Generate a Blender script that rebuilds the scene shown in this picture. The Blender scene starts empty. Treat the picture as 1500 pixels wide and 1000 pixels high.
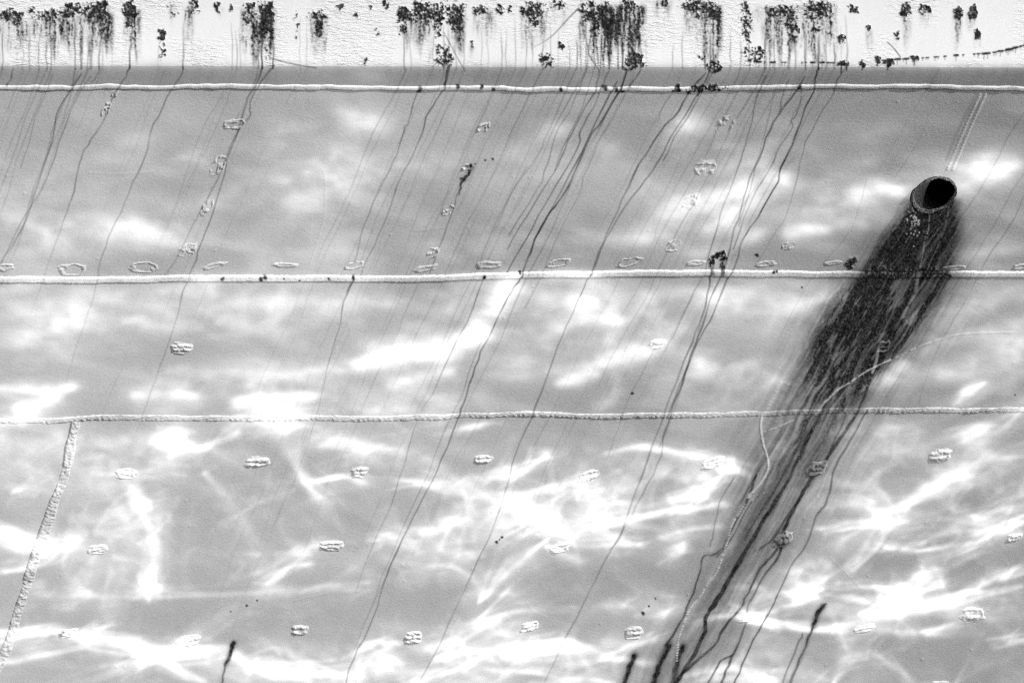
import bpy, math, random
import numpy as np
from mathutils import Vector, Matrix

# ------------------------------------------------------------------ camera, sky, sun
SC = bpy.context.scene
PX = 0.003                    # metres per photo pixel (1500 px wide) at the hull
D = 45.0
YAW = math.radians(25)
ZC = -0.156                   # camera height above the knuckle (z = 0)
PITCH = math.atan((500 - 150) * PX / D)
VH = np.array([math.sin(YAW), math.cos(YAW), 0.0])
RT = np.array([math.cos(YAW), -math.sin(YAW), 0.0])
CAM = -D * VH + np.array([0, 0, ZC])
FW = VH * math.cos(PITCH) + np.array([0, 0, -math.sin(PITCH)])
UP = np.cross(RT, FW)
FPX = D / PX
cd = bpy.data.cameras.new('camera'); co = bpy.data.objects.new('camera', cd)
SC.collection.objects.link(co); SC.camera = co
cd.sensor_width = 36; cd.lens = 36 * FPX / 1500; cd.clip_start = 0.5; cd.clip_end = 3000
R = Matrix(((RT[0], UP[0], -FW[0]), (RT[1], UP[1], -FW[1]), (RT[2], UP[2], -FW[2])))
co.matrix_world = Matrix.Translation(Vector(CAM)) @ R.to_4x4()

SUN_EL = math.radians(24); SUN_AZ = math.radians(28)      # azimuth towards +x from the hull's outward normal
sdir = Vector((math.sin(SUN_AZ) * math.cos(SUN_EL), -math.cos(SUN_AZ) * math.cos(SUN_EL), math.sin(SUN_EL)))
W = bpy.data.worlds.new('World'); SC.world = W; W.use_nodes = True
nt = W.node_tree; bg = nt.nodes['Background']
sky = nt.nodes.new('ShaderNodeTexSky'); sky.sky_type = 'NISHITA'; sky.sun_disc = False
sky.sun_elevation = SUN_EL; sky.sun_rotation = math.atan2(sdir.x, sdir.y)
bw = nt.nodes.new('ShaderNodeRGBToBW')
nt.links.new(sky.outputs[0], bw.inputs[0]); nt.links.new(bw.outputs[0], bg.inputs['Color'])
bg.inputs['Strength'].default_value = 0.15
sl = bpy.data.lights.new('sun', 'SUN'); sl.energy = 3.2; sl.angle = math.radians(0.5); sl.color = (1, 1, 1)
so = bpy.data.objects.new('sun', sl); SC.collection.objects.link(so)
so.rotation_euler = sdir.to_track_quat('Z', 'Y').to_euler(); so.location = sdir * 20
SC.view_settings.view_transform = 'Standard'; SC.view_settings.look = 'None'
SC.view_settings.exposure = 0.0; SC.view_settings.gamma = 1.0; SC.view_settings.use_curve_mapping = False
SC.cycles.use_denoising = False
SC.cycles.caustics_reflective = False; SC.cycles.caustics_refractive = False
SC.cycles.max_bounces = 4; SC.cycles.filter_width = 1.05
LAMP = np.array([4.2, -11.5, -3.5])       # where the sunlight bounces up off the water
LAMP_W = 6050.0
WATER_Z = -3.7

# ------------------------------------------------------------------ hull surface  y = S(x, z)
def T(x): return 1.09 + 0.075 * np.clip(x, -5, 5)
def S(x, z):
    x = np.asarray(x, float); z = np.asarray(z, float)
    zk = z + np.exp(np.clip(z, -1, 0) * 30) * (.0022 * np.sin(x * 23.0) * np.sin(x * 7.3 + 1) + .0012 * np.sin(x * 71.0 + 2 * np.sin(x * 13)))
    t = .011 * np.logaddexp(0, np.clip(-zk / .011, -60, 2000)); u = np.clip(z, 0, 0.36)
    dent = 0.006 * np.sin(x * 2.1 + 1.0) * np.sin(z * 2.6) * np.clip(t * 2, 0, 1)
    return T(x) * (1.05 * t - 0.03 * t * t) - 0.30 * u * u + dent
def Nrm(x, z):
    e = 1e-3
    dx = (S(x + e, z) - S(x - e, z)) / (2 * e); dz = (S(x, z + e) - S(x, z - e)) / (2 * e)
    n = np.stack([dx, -np.ones_like(dx), dz], -1)
    return n / np.linalg.norm(n, axis=-1, keepdims=True)
def proj(P):
    q = P - CAM; d = q @ FW
    return 750 + FPX * (q @ RT) / d, 500 - FPX * (q @ UP) / d
def cast(O, d):
    """ray / hull by secant-like fixed point"""
    s = (0 - O[1]) / d[..., 1]
    for _ in range(40):
        P = O + d * s[..., None]
        f = P[..., 1] - S(P[..., 0], np.clip(P[..., 2], -5, 3))
        n = Nrm(P[..., 0], P[..., 2])
        den = (d * n).sum(-1)
        s = s - np.clip(f * n[..., 1] / den, -1, 1)
    P = O + d * s[..., None]
    return P[..., 0], P[..., 2]
def unproj(px, py):
    px = np.asarray(px, float); py = np.asarray(py, float)
    d = FW + ((px - 750) / FPX)[..., None] * RT - ((py - 500) / FPX)[..., None] * UP
    return cast(CAM, d)

# ------------------------------------------------------------------ raster helpers (photo-pixel canvas laid on the hull)
CX0, CY0, CW, CH = -200, -70, 1900, 1190
YY, XX = np.mgrid[0:CH, 0:CW].astype(np.float32); XX += CX0; YY += CY0
def vnoise(u, v, seed):
    rs = np.random.RandomState(seed); g = rs.rand(256, 256).astype(np.float32)
    iu = np.floor(u).astype(int); iv = np.floor(v).astype(int)
    fu = (u - iu); fv = (v - iv); fu = fu * fu * (3 - 2 * fu); fv = fv * fv * (3 - 2 * fv)
    a = g[iv & 255, iu & 255]; b = g[iv & 255, (iu + 1) & 255]
    c = g[(iv + 1) & 255, iu & 255]; e = g[(iv + 1) & 255, (iu + 1) & 255]
    return (a * (1 - fu) + b * fu) * (1 - fv) + (c * (1 - fu) + e * fu) * fv
def fbm(u, v, seed, o=4):
    s = 0; a = 1; t = 0
    for k in range(o):
        s = s + a * vnoise(u * 2 ** k + 17 * k, v * 2 ** k + 31 * k, seed + k); t += a; a *= 0.5
    return s / t
def sm(a, b, x):
    t = np.clip((x - a) / (b - a), 0, 1); return t * t * (3 - 2 * t)
def catmull(p, n=8):
    p = np.array(p, float)
    if len(p) < 3: return np.array([p[0] + (p[-1] - p[0]) * k / n for k in range(n + 1)])
    q = np.vstack([2 * p[0] - p[1], p, 2 * p[-1] - p[-2]]); out = []
    for i in range(1, len(q) - 2):
        for k in range(n):
            t = k / n
            out.append(0.5 * (2 * q[i] + (q[i + 1] - q[i - 1]) * t + (2 * q[i - 1] - 5 * q[i] + 4 * q[i + 1] - q[i + 2]) * t * t
                       + (3 * q[i] - q[i - 1] - 3 * q[i + 1] + q[i + 2]) * t ** 3))
    out.append(p[-1]); return np.array(out)
def stroke(cv, pts, w, a, mode='max', soft=False):
    """pts Nx2, w and a scalars or per-point arrays"""
    pts = np.asarray(pts, float); n = len(pts)
    w = np.broadcast_to(np.asarray(w, float), (n,)) if np.ndim(w) == 0 or len(w) == n else np.interp(np.linspace(0, 1, n), np.linspace(0, 1, len(w)), w)
    a = np.broadcast_to(np.asarray(a, float), (n,)) if np.ndim(a) == 0 or len(a) == n else np.interp(np.linspace(0, 1, n), np.linspace(0, 1, len(a)), a)
    best = None
    x0 = int(max(0, pts[:, 0].min() - CX0 - 3 * w.max() - 3)); x1 = int(min(CW, pts[:, 0].max() - CX0 + 3 * w.max() + 4))
    y0 = int(max(0, pts[:, 1].min() - CY0 - 3 * w.max() - 3)); y1 = int(min(CH, pts[:, 1].max() - CY0 + 3 * w.max() + 4))
    if x1 <= x0 or y1 <= y0: return
    acc = np.zeros((y1 - y0, x1 - x0), np.float32)
    for i in range(n - 1):
        A = pts[i]; B = pts[i + 1]; m = 3 * max(w[i], w[i + 1]) + 2
        bx0 = int(max(x0, min(A[0], B[0]) - CX0 - m)); bx1 = int(min(x1, max(A[0], B[0]) - CX0 + m + 1))
        by0 = int(max(y0, min(A[1], B[1]) - CY0 - m)); by1 = int(min(y1, max(A[1], B[1]) - CY0 + m + 1))
        if bx1 <= bx0 or by1 <= by0: continue
        X = XX[by0:by1, bx0:bx1]; Y = YY[by0:by1, bx0:bx1]
        d = B - A; L = max(d @ d, 1e-6)
        t = np.clip(((X - A[0]) * d[0] + (Y - A[1]) * d[1]) / L, 0, 1)
        r2 = (X - A[0] - t * d[0]) ** 2 + (Y - A[1] - t * d[1]) ** 2
        ww = w[i] + (w[i + 1] - w[i]) * t; aa = a[i] + (a[i + 1] - a[i]) * t
        val = aa * np.exp(-r2 / (ww * ww)) if soft else aa * np.clip(1.0 - (np.sqrt(r2) - ww * 0.5) / 1.0, 0, 1)
        s = acc[by0 - y0:by1 - y0, bx0 - x0:bx1 - x0]; np.maximum(s, val, out=s)
    tgt = cv[y0:y1, x0:x1]
    if mode == 'max': np.maximum(tgt, acc, out=tgt)
    elif mode == 'add': tgt += acc
    elif mode == 'over': tgt[:] = 1 - (1 - tgt) * (1 - np.clip(acc, 0, 1))
    elif mode == 'erase': tgt *= 1 - np.clip(acc, 0, 1)
def blob(cv, x, y, rx, ry, ang, a, mode='add', p=1.0):
    m = 2.6 * max(rx, ry)
    x0 = int(max(0, x - CX0 - m)); x1 = int(min(CW, x - CX0 + m)); y0 = int(max(0, y - CY0 - m)); y1 = int(min(CH, y - CY0 + m))
    if x1 <= x0 or y1 <= y0: return
    X = XX[y0:y1, x0:x1] - x; Y = YY[y0:y1, x0:x1] - y; c = math.cos(math.radians(ang)); s = math.sin(math.radians(ang))
    r = ((X * c - Y * s) / rx) ** 2 + ((X * s + Y * c) / ry) ** 2
    v = a * np.exp(-r ** p)
    t = cv[y0:y1, x0:x1]
    if mode == 'add': t += v
    elif mode == 'mul': t *= 1 - v
    else: t[:] = 1 - (1 - t) * (1 - np.clip(v, 0, 1))
def sample(cv, px, py):
    u = np.clip(px - CX0, 0, CW - 1.001); v = np.clip(py - CY0, 0, CH - 1.001)
    iu = u.astype(int); iv = v.astype(int); fu = u - iu; fv = v - iv
    return (cv[iv, iu] * (1 - fu) + cv[iv, iu + 1] * fu) * (1 - fv) + (cv[iv + 1, iu] * (1 - fu) + cv[iv + 1, iu + 1] * fu) * fv

HX, HZ = unproj(XX[::4, ::4], YY[::4, ::4])
def up4(a):
    b = np.repeat(np.repeat(a, 4, 0), 4, 1)[:CH, :CW]
    yi = np.clip((YY - CY0) / 4, 0, a.shape[0] - 1.001); xi = np.clip((XX - CX0) / 4, 0, a.shape[1] - 1.001)
    iy = yi.astype(int); ix = xi.astype(int); fy = yi - iy; fx = xi - ix
    return (a[iy, ix] * (1 - fx) + a[iy, ix + 1] * fx) * (1 - fy) + (a[iy + 1, ix] * (1 - fx) + a[iy + 1, ix + 1] * fx) * fy
HX = up4(HX).astype(np.float32); HZ = up4(HZ).astype(np.float32)

# ------------------------------------------------------------------ caustic pattern thrown by the water (lamp's own pattern)
def photon_caustic(seed, scale, depth, nx=760, ny=476, aniso=0.55):
    """real ray-density caustic of a rippled surface, periodic"""
    rs = np.random.RandomState(seed); ky = np.fft.fftfreq(ny)[:, None] * ny; kx = np.fft.fftfreq(nx)[None, :] * nx
    k = np.sqrt((kx * aniso) ** 2 + (ky * 1.0 * nx / ny) ** 2 + 1e-6) / scale
    amp = np.exp(-((k - 1.0) / 0.75) ** 2) + 0.35 * np.exp(-((k - 2.4) / 1.0) ** 2)
    amp[0, 0] = 0
    h = np.fft.ifft2(amp * np.exp(2j * np.pi * rs.rand(ny, nx)))
    hx = np.real(np.fft.ifft2(np.fft.fft2(h) * 1j * kx / nx)); hy = np.real(np.fft.ifft2(np.fft.fft2(h) * 1j * ky / ny))
    s = np.sqrt((hx ** 2 + hy ** 2).mean()); hx /= s; hy /= s
    up = 4
    gy, gx = np.mgrid[0:ny * up, 0:nx * up] / up
    def bil(a):
        iy = gy.astype(int); ix = gx.astype(int); fy = gy - iy; fx = gx - ix
        iy1 = (iy + 1) % ny; ix1 = (ix + 1) % nx
        return (a[iy, ix] * (1 - fx) + a[iy, ix1] * fx) * (1 - fy) + (a[iy1, ix] * (1 - fx) + a[iy1, ix1] * fx) * fy
    X = (gx + depth * bil(hx)) % nx; Y = (gy + depth * 0.7 * bil(hy)) % ny
    H, _, _ = np.histogram2d(Y.ravel(), X.ravel(), bins=[ny, nx], range=[[0, ny], [0, nx]])
    H /= H.mean()
    return H
def blur(a, s):
    if s <= 0: return a
    fy = np.fft.fftfreq(a.shape[0])[:, None]; fx = np.fft.fftfreq(a.shape[1])[None, :]
    return np.real(np.fft.ifft2(np.fft.fft2(a) * np.exp(-2 * (np.pi * s) ** 2 * (fx * fx + fy * fy))))
def upc(a):
    yi = (YY - CY0) / CH * (a.shape[0] - 1.01); xi = (XX - CX0) / CW * (a.shape[1] - 1.01)
    iy = yi.astype(int); ix = xi.astype(int); fy = yi - iy; fx = xi - ix
    return (a[iy, ix] * (1 - fx) + a[iy, ix + 1] * fx) * (1 - fy) + (a[iy + 1, ix] * (1 - fx) + a[iy + 1, ix + 1] * fx) * fy

def blob_map(l):
    m = np.zeros((CH, CW), np.float32)
    for x, y, rx, ry in l: blob(m, x, y, rx, ry, 0, .8, 'over', 1.5)
    return m
def caustics():
    c = np.zeros((CH, CW), np.float32)
    fl = np.zeros((CH, CW), np.float32); rc = np.random.RandomState(31)
    def L(pts, w, a):
        p = np.array(pts, float); w = np.asarray(w, float); a = np.asarray(a, float); k = float(sm(520, 680, np.array(p[:, 1].mean())))
        stroke(c, catmull(pts), w * (1 - .35 * k), a * (1 - .45 * k), 'add', True)
        if k > .05:                                   # ripples focus the light into bundles of thin fibres
            for j in range(6):
                q = p + rc.randn(*p.shape) * [4, 2.2] * .8 + rc.randn(2) * [6, float(np.mean(w)) * .55]
                q[-1] += rc.randn(2) * [10, 5]; q[0] += rc.randn(2) * [10, 5]
                stroke(fl, catmull(q), rc.uniform(1.2, 3.2), np.clip(a * k * rc.uniform(.2, .6), 0, .7) * np.interp(np.linspace(0, 1, a.size), [0, .5, 1], [.5, 1, .5]) if a.size > 1 else float(a) * k * rc.uniform(.2, .55), 'add', True)
    def B(x, y, rx, ry, ang, a):
        k = float(sm(520, 680, np.array(float(y)))); blob(c, x, y, rx, ry, ang, a * (1 - .3 * k))
        if k > .05:
            for j in range(4):
                t_ = rc.uniform(-.35, .45) - math.radians(ang) + math.pi * (rc.rand() < .05) / 2.4; l_ = rx * rc.uniform(.8, 1.7); ox, oy = rc.randn(2) * [rx * .3, ry * .45]
                stroke(fl, catmull([(x + ox - l_ * math.cos(t_), y + oy - l_ * math.sin(t_)), (x + ox, y + oy + rc.randn() * 2.5), (x + ox + l_ * math.cos(t_), y + oy + l_ * math.sin(t_) * .7)]), rc.uniform(1.3, 3.4), a * k * rc.uniform(.15, .45), 'add', True)
    def FAN(x, y, a0, a1, n, l0, l1, a, w=3.0):     # sheets of rays leaving a cusp
        for j in range(n):
            t_ = math.radians(rc.uniform(a0, a1)); l_ = rc.uniform(l0, l1); cvt = rc.uniform(-.12, .12)
            stroke(fl, catmull([(x, y), (x + l_ * .5 * math.cos(t_), y - l_ * .5 * math.sin(t_)), (x + l_ * math.cos(t_ + cvt), y - l_ * math.sin(t_ + cvt))]), [w * .5, w * rc.uniform(.8, 2.6)], [a * rc.uniform(.6, 1.2), 0.02], 'add', True)
    for q in [((250, 640), (330, 740), (410, 860), 22, .2), ((300, 640), (380, 730), (450, 820), 18, .17), ((340, 650), (430, 740), (480, 800), 14, .12), ((230, 690), (238, 770), (228, 860), 16, .22), ((160, 700), (190, 780), (215, 860), 14, .2), ((60, 690), (120, 740), (200, 760), 18, .2), ((100, 880), (150, 820), (200, 790), 16, .2), ((20, 700), (100, 720), (190, 700), 20, .2),
              ((140, 940), (165, 890), (185, 830), 12, .3), ((300, 920), (345, 890), (400, 860), 12, .25), ((470, 640), (560, 660), (660, 700), 16, .22), ((600, 850), (680, 800), (760, 790), 20, .2), ((900, 700), (980, 680), (1040, 700), 20, .25), ((1150, 850), (1260, 780), (1400, 690), 16, .25), ((1330, 860), (1420, 780), (1510, 720), 20, .28), ((1240, 940), (1330, 860), (1400, 800), 14, .2),
              ((1180, 1000), (1260, 930), (1340, 860), 12, .15), ((740, 830), (830, 800), (920, 790), 22, .2), ((1120, 640), (1200, 620), (1290, 640), 20, .2), ((1330, 660), (1420, 640), (1500, 610), 18, .25), ((560, 980), (650, 930), (760, 900), 18, .25), ((700, 1000), (800, 960), (900, 940), 16, .2), ((850, 890), (950, 890), (1050, 900), 12, .2), ((30, 600), (120, 640), (230, 660), 18, .25), ((450, 560), (560, 590), (700, 580), 18, .25), ((720, 420), (800, 440), (900, 430), 20, .3), ((600, 480), (680, 440), (740, 420), 18, .25), ((1020, 430), (1120, 440), (1230, 430), 16, .3), ((1330, 470), (1420, 450), (1510, 430), 16, .3), ((40, 450), (150, 440), (260, 470), 22, .25), ((300, 420), (400, 450), (520, 440), 20, .2)]:
        stroke(c, catmull(q[:3]), q[3], q[4], 'add', True)
    FAN(443, 705, 100, 175, 9, 60, 190, .2, 5); FAN(443, 705, -70, -20, 7, 50, 150, .16, 6); FAN(220, 868, 75, 110, 9, 60, 150, .22, 6); FAN(220, 868, 150, 185, 5, 60, 160, .2, 2.5); FAN(220, 868, -2, 8, 4, 80, 240, .18, 2)
    FAN(240, 958, 20, 50, 9, 60, 170, .22, 4); FAN(240, 958, 190, 215, 8, 60, 200, .3, 3); FAN(300, 690, -60, -30, 8, 80, 200, .14, 6); FAN(1300, 750, 10, 40, 9, 80, 260, .28, 4); FAN(1300, 750, 190, 240, 8, 60, 170, .22, 4); FAN(1300, 750, 160, 190, 5, 50, 130, .25, 3)
    FAN(700, 905, 20, 60, 10, 60, 160, .25, 3); FAN(640, 960, 0, 35, 12, 60, 230, .3, 3); FAN(640, 960, -30, 0, 8, 60, 200, .25, 3); FAN(700, 880, 35, 75, 10, 60, 150, .2, 4); FAN(800, 800, -60, -20, 8, 60, 180, .16, 6); FAN(800, 790, 200, 230, 10, 60, 200, .2, 4)
    FAN(1095, 905, 0, 40, 9, 60, 180, .22, 3); FAN(1180, 870, 10, 60, 8, 50, 160, .2, 4); FAN(1260, 900, 5, 35, 12, 80, 260, .3, 3.4); FAN(1480, 775, 160, 215, 12, 60, 220, .3, 3.4); FAN(1400, 1000, 20, 70, 7, 60, 140, .14, 5); FAN(1220, 1000, 40, 80, 7, 60, 160, .16, 6)
    FAN(90, 800, 170, 215, 7, 50, 130, .3, 3); FAN(90, 800, 20, 60, 6, 50, 140, .14, 5); FAN(500, 990, 150, 185, 10, 60, 220, .3, 3); FAN(520, 990, 20, 80, 10, 50, 130, .22, 4); FAN(1050, 700, 180, 250, 10, 50, 150, .25, 3.4); FAN(870, 760, -10, 30, 10, 60, 200, .24, 3); FAN(740, 740, 150, 215, 9, 60, 180, .24, 3.4)
    FAN(560, 800, 190, 250, 6, 40, 120, .12, 6); FAN(660, 770, 200, 300, 7, 40, 100, .14, 5); FAN(420, 830, 190, 230, 6, 40, 110, .2, 4); FAN(1440, 560, 200, 230, 7, 60, 200, .14, 5); FAN(1500, 600, 200, 230, 8, 80, 240, .14, 5)
    # lower left
    L([(-30, 760), (10, 775), (50, 792), (75, 802)], [7, 12, 14, 10], 1.3); B(88, 790, 20, 14, 0, .8); B(30, 788, 30, 12, -10, .8)
    L([(0, 835), (60, 822), (100, 800)], 5, .5); B(55, 857, 11, 7, 0, .5); L([(110, 868), (135, 864)], 4, .6)
    L([(50, 868), (140, 871), (220, 877), (300, 871), (400, 868)], 4, .22); B(220, 866, 15, 12, 0, 1.5)
    L([(215, 740), (228, 800), (222, 860)], [18, 14, 9], [.15, .3, .7]); L([(170, 835), (150, 900)], 9, .3)
    L([(185, 690), (205, 738), (225, 800)], [12, 12, 12], [.3, .6, .2]); L([(230, 760), (235, 860)], 8, .15)
    L([(-20, 935), (40, 922), (80, 920), (110, 925), (142, 915)], [6, 9, 8, 10, 9], 1.3)
    L([(90, 930), (150, 935), (200, 945), (240, 958), (290, 955), (330, 952), (370, 972), (405, 975)], [12, 9, 10, 16, 11, 8, 9, 12], [1.2, 1.5, 1, 1.6, 1.4, 1, 1.3, 1.5])
    L([(-10, 975), (60, 960), (110, 950), (128, 938)], 5, .6); B(60, 940, 50, 14, 5, .4); B(330, 975, 60, 16, -12, .6)
    L([(240, 965), (270, 985), (300, 1003)], 6, 1.); L([(250, 940), (340, 885)], 7, .22); L([(300, 935), (372, 888)], 9, .18)
    L([(130, 1005), (215, 958)], 5, .3); L([(150, 1010), (230, 965)], 6, .4); B(60, 1000, 60, 12, 10, .2)
    B(230, 960, 30, 14, 0, .8); B(265, 942, 26, 7, 20, .6)
    # bottom centre
    L([(375, 862), (400, 846), (430, 826), (455, 826)], [6, 7, 11, 11], [.4, .8, 1.2, 1]); L([(370, 852), (420, 815), (470, 800)], 10, .3)
    L([(370, 868), (460, 862), (540, 855)], 6, .3)
    L([(545, 792), (575, 790), (600, 800), (640, 806)], [7, 9, 7, 8], [.9, 1.2, .7, .2]); B(650, 785, 36, 24, 0, .4); B(662, 762, 16, 10, 20, .8); B(684, 811, 13, 9, 0, .8); B(635, 778, 12, 8, 0, .5)
    L([(560, 820), (610, 828), (650, 828), (690, 850), (700, 885)], [12, 9, 8, 10, 8], .25)
    L([(375, 970), (400, 968), (412, 970), (430, 982), (470, 985), (520, 984)], [8, 12, 11, 9, 10, 12], [1.2, 1.6, 1.4, 1., 1.2, 1.5]); B(405, 985, 24, 12, 0, 1.2); B(505, 998, 28, 14, 0, 1.2); B(450, 995, 40, 7, 0, .5)
    L([(520, 960), (545, 943), (562, 937), (585, 944)], [6, 6, 6, 5], .9); B(555, 965, 30, 22, 20, .55); B(572, 966, 12, 9, 0, .7); B(600, 990, 60, 12, 0, .35)
    L([(630, 947), (670, 930), (720, 905), (770, 893), (830, 895)], [8, 9, 6, 5, 5], [1.1, .7, .8, .6, .3]); L([(640, 965), (690, 952), (760, 955), (830, 948)], 5, .8)
    L([(600, 1003), (680, 972), (740, 945), (800, 940)], 5, .7); L([(700, 905), (740, 930), (790, 920)], 6, .5); B(700, 940, 60, 22, 12, .4); B(705, 908, 20, 8, 10, .8); B(750, 925, 40, 20, 0, .4)
    L([(740, 985), (790, 984), (850, 1000)], 4, .6); B(750, 965, 50, 14, 0, .5); B(690, 995, 70, 6, 10, .4)
    # right of centre, lower
    B(745, 762, 34, 18, 20, .9); B(780, 740, 40, 26, 0, .8); B(850, 778, 44, 17, -8, 1.1); B(870, 740, 24, 30, 20, .7); B(800, 782, 26, 8, 0, .4)
    L([(860, 772), (905, 765), (960, 752), (1015, 745), (1060, 738)], 7, .7); B(1010, 770, 32, 16, 10, .8); B(992, 800, 16, 18, 40, .7); B(975, 785, 16, 7, 0, .4)
    L([(880, 800), (940, 797)], 4, .5); L([(890, 820), (915, 845), (950, 868), (980, 872)], 8, .28); B(770, 840, 70, 10, 35, .25); B(760, 870, 60, 7, 35, .2)
    L([(735, 955), (790, 948), (830, 940), (860, 950), (885, 958)], [10, 10, 8, 8, 6], 1.2); L([(880, 960), (915, 948), (955, 933)], 5, .9); B(970, 900, 18, 8, 20, .7); B(920, 895, 40, 14, 10, .3)
    L([(840, 975), (900, 962), (960, 970)], 6, .45); L([(780, 1000), (850, 992), (900, 1005)], 6, .4)
    L([(1015, 912), (1060, 902), (1100, 910), (1140, 922)], [6, 9, 9, 9], [.5, 1, 1.2, 1.2]); L([(1010, 990), (1060, 978), (1120, 985)], 9, .9); B(1090, 995, 50, 8, 0, 1.)
    B(1095, 860, 16, 14, 0, .6); B(1110, 880, 30, 14, 20, .4)
    # bottom right
    B(1178, 868, 26, 17, 5, 1.4); B(1180, 862, 50, 22, 0, .3); L([(1090, 900), (1130, 914), (1185, 924), (1240, 922)], [12, 10, 8, 8], 1.2)
    L([(1225, 865), (1280, 861), (1330, 866), (1380, 855)], [5, 7, 8, 10], [.9, 1.2, .9, 1]); B(1320, 885, 60, 16, 0, .5); B(1350, 852, 26, 13, 30, .9); B(1310, 875, 22, 12, 0, .5)
    L([(1240, 915), (1300, 904), (1360, 890), (1410, 880)], [9, 9, 10, 9], [.9, 1.2, 1.1, .5]); L([(1340, 843), (1370, 838)], 6, 1.); L([(1400, 872), (1450, 845), (1475, 842), (1510, 832)], [6, 14, 14, 7], [.5, 1.2, 1.2, 1.])
    L([(1425, 868), (1500, 860)], 5, .6); L([(1365, 880), (1420, 865)], 5, .6); L([(1220, 920), (1320, 925), (1400, 915)], 9, .4); B(1250, 890, 40, 18, 0, .35)
    B(1300, 750, 22, 20, 0, 1.3); L([(1300, 752), (1350, 730), (1400, 703), (1450, 660)], [12, 6, 5, 6], [.9, .8, .5, .2]); L([(1200, 774), (1240, 772), (1290, 765)], 5, [.5, .9, .5])
    L([(1295, 765), (1285, 795), (1240, 835)], [9, 7, 10], [.7, .4, .3]); L([(1300, 798), (1345, 808), (1400, 795)], 4, .6); L([(1300, 800), (1350, 795), (1400, 770), (1460, 742), (1510, 715)], [6, 9, 9, 9, 9], .35)
    B(1475, 775, 30, 18, 10, 1.3); L([(1430, 780), (1510, 755)], 9, .8); L([(1400, 765), (1480, 745), (1510, 740)], 9, .5); B(1235, 735, 22, 8, 0, .3); B(1258, 734, 18, 9, 0, 1.); B(1400, 815, 30, 8, 20, .5); B(1310, 765, 60, 16, -10, .4)
    L([(1450, 943), (1510, 934)], 5, .9); L([(1200, 1000), (1240, 970), (1290, 965)], 9, .3); L([(1290, 965), (1340, 1000)], 9, .25); B(1375, 1005, 14, 6, 0, 1.); B(1400, 925, 60, 8, 5, .2); B(1110, 1000, 20, 10, 0, 1.)
    L([(1260, 960), (1300, 920)], 6, .3); B(1120, 960, 26, 14, 0, .4)
    # middle left
    L([(-20, 568), (40, 570), (80, 571), (112, 563)], [6, 7, 7, 6], [1., .8, .8, 1]); B(72, 588, 24, 13, 15, 1.2); B(38, 602, 26, 12, 0, 1.1); B(20, 618, 40, 8, 0, .6); L([(200, 578), (250, 576), (290, 583), (300, 590)], [8, 8, 6, 5], [.8, .7, .6, .2])
    L([(350, 590), (400, 584), (440, 580), (465, 574)], [10, 12, 10, 5], [.8, 1.3, 1.2, .8]); B(400, 600, 30, 9, 0, .9); B(235, 600, 30, 16, 0, .35)
    B(256, 645, 22, 18, 0, 1.5); B(280, 652, 18, 8, -10, .8); L([(290, 655), (320, 643), (348, 632)], [6, 7, 5], .7); L([(330, 628), (400, 612), (450, 614)], 7, .5); B(130, 672, 24, 10, 0, .3); L([(20, 718), (40, 713), (62, 698)], [6, 6, 4], [.8, .5, .3])
    B(207, 737, 14, 10, -30, .8); L([(140, 688), (200, 690), (270, 695)], [14, 10, 12], .45); B(0, 640, 40, 10, 80, .35); B(250, 670, 18, 14, 0, .4); B(170, 720, 30, 16, 0, .25); B(60, 560, 60, 8, 0, .3); B(40, 680, 60, 30, 30, .2)
    L([(300, 690), (330, 740), (390, 800), (440, 830)], [12, 14, 14, 10], [.05, .14, .16, .1]); L([(360, 730), (400, 780)], 8, .08)
    # middle
    L([(530, 528), (590, 518), (650, 508), (700, 486)], [12, 16, 17, 16], [.6, 1.1, 1.2, .9]); L([(575, 562), (620, 552), (660, 545)], [8, 10, 8], [.8, .9, .4]); L([(370, 555), (440, 540), (510, 535), (560, 525)], [14, 10, 9, 10], .45)
    B(410, 628, 42, 11, 0, 1.1); B(430, 606, 40, 8, 0, .6); L([(425, 640), (435, 675), (445, 705)], [14, 12, 12], [.4, .6, 1.]); B(443, 705, 13, 12, 0, .8); L([(443, 705), (480, 699), (505, 697), (540, 706)], [6, 5, 5, 4], [.9, 1., .6, .3]); L([(443, 710), (480, 745)], 9, .25)
    L([(580, 704), (620, 707), (655, 705)], [5, 5, 5], [.7, 1.1, .7]); L([(655, 705), (685, 730), (697, 750)], [7, 8, 9], [.3, .6, .4]); B(700, 624, 22, 5, 5, .9); L([(660, 632), (700, 624)], 4, .4); B(735, 690, 18, 10, 20, 1.); B(700, 700, 20, 7, 10, .6); B(500, 640, 60, 14, 0, .4); B(540, 668, 44, 12, -5, .35)
    B(650, 590, 30, 10, 0, .5); B(555, 600, 50, 8, 0, .4); L([(420, 660), (520, 650), (600, 665), (640, 690)], 8, .25); B(620, 775, 30, 10, 0, .3); B(740, 540, 30, 8, 20, .15); B(680, 745, 26, 18, 30, .3)
    L([(740, 700), (775, 683), (800, 665)], [9, 12, 13], [.8, 1., 1.3]); L([(735, 740), (790, 722), (840, 705), (865, 690)], [14, 12, 9, 8], [1., .9, .8, .5]); B(855, 720, 18, 24, 20, 1.); B(745, 745, 44, 24, 0, .7); B(850, 760, 50, 16, 0, .6)
    L([(815, 562), (845, 557), (872, 552)], [6, 8, 7], [.8, 1.2, .8]); L([(885, 532), (925, 520), (960, 503), (1000, 480)], [9, 13, 12, 9], [.9, 1.2, .9, .4]); L([(800, 545), (880, 535)], 9, .3); L([(870, 600), (900, 580), (900, 550)], [10, 9, 8], .4); B(1030, 530, 26, 15, 0, .8); B(1000, 545, 40, 10, 0, .2)
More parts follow.
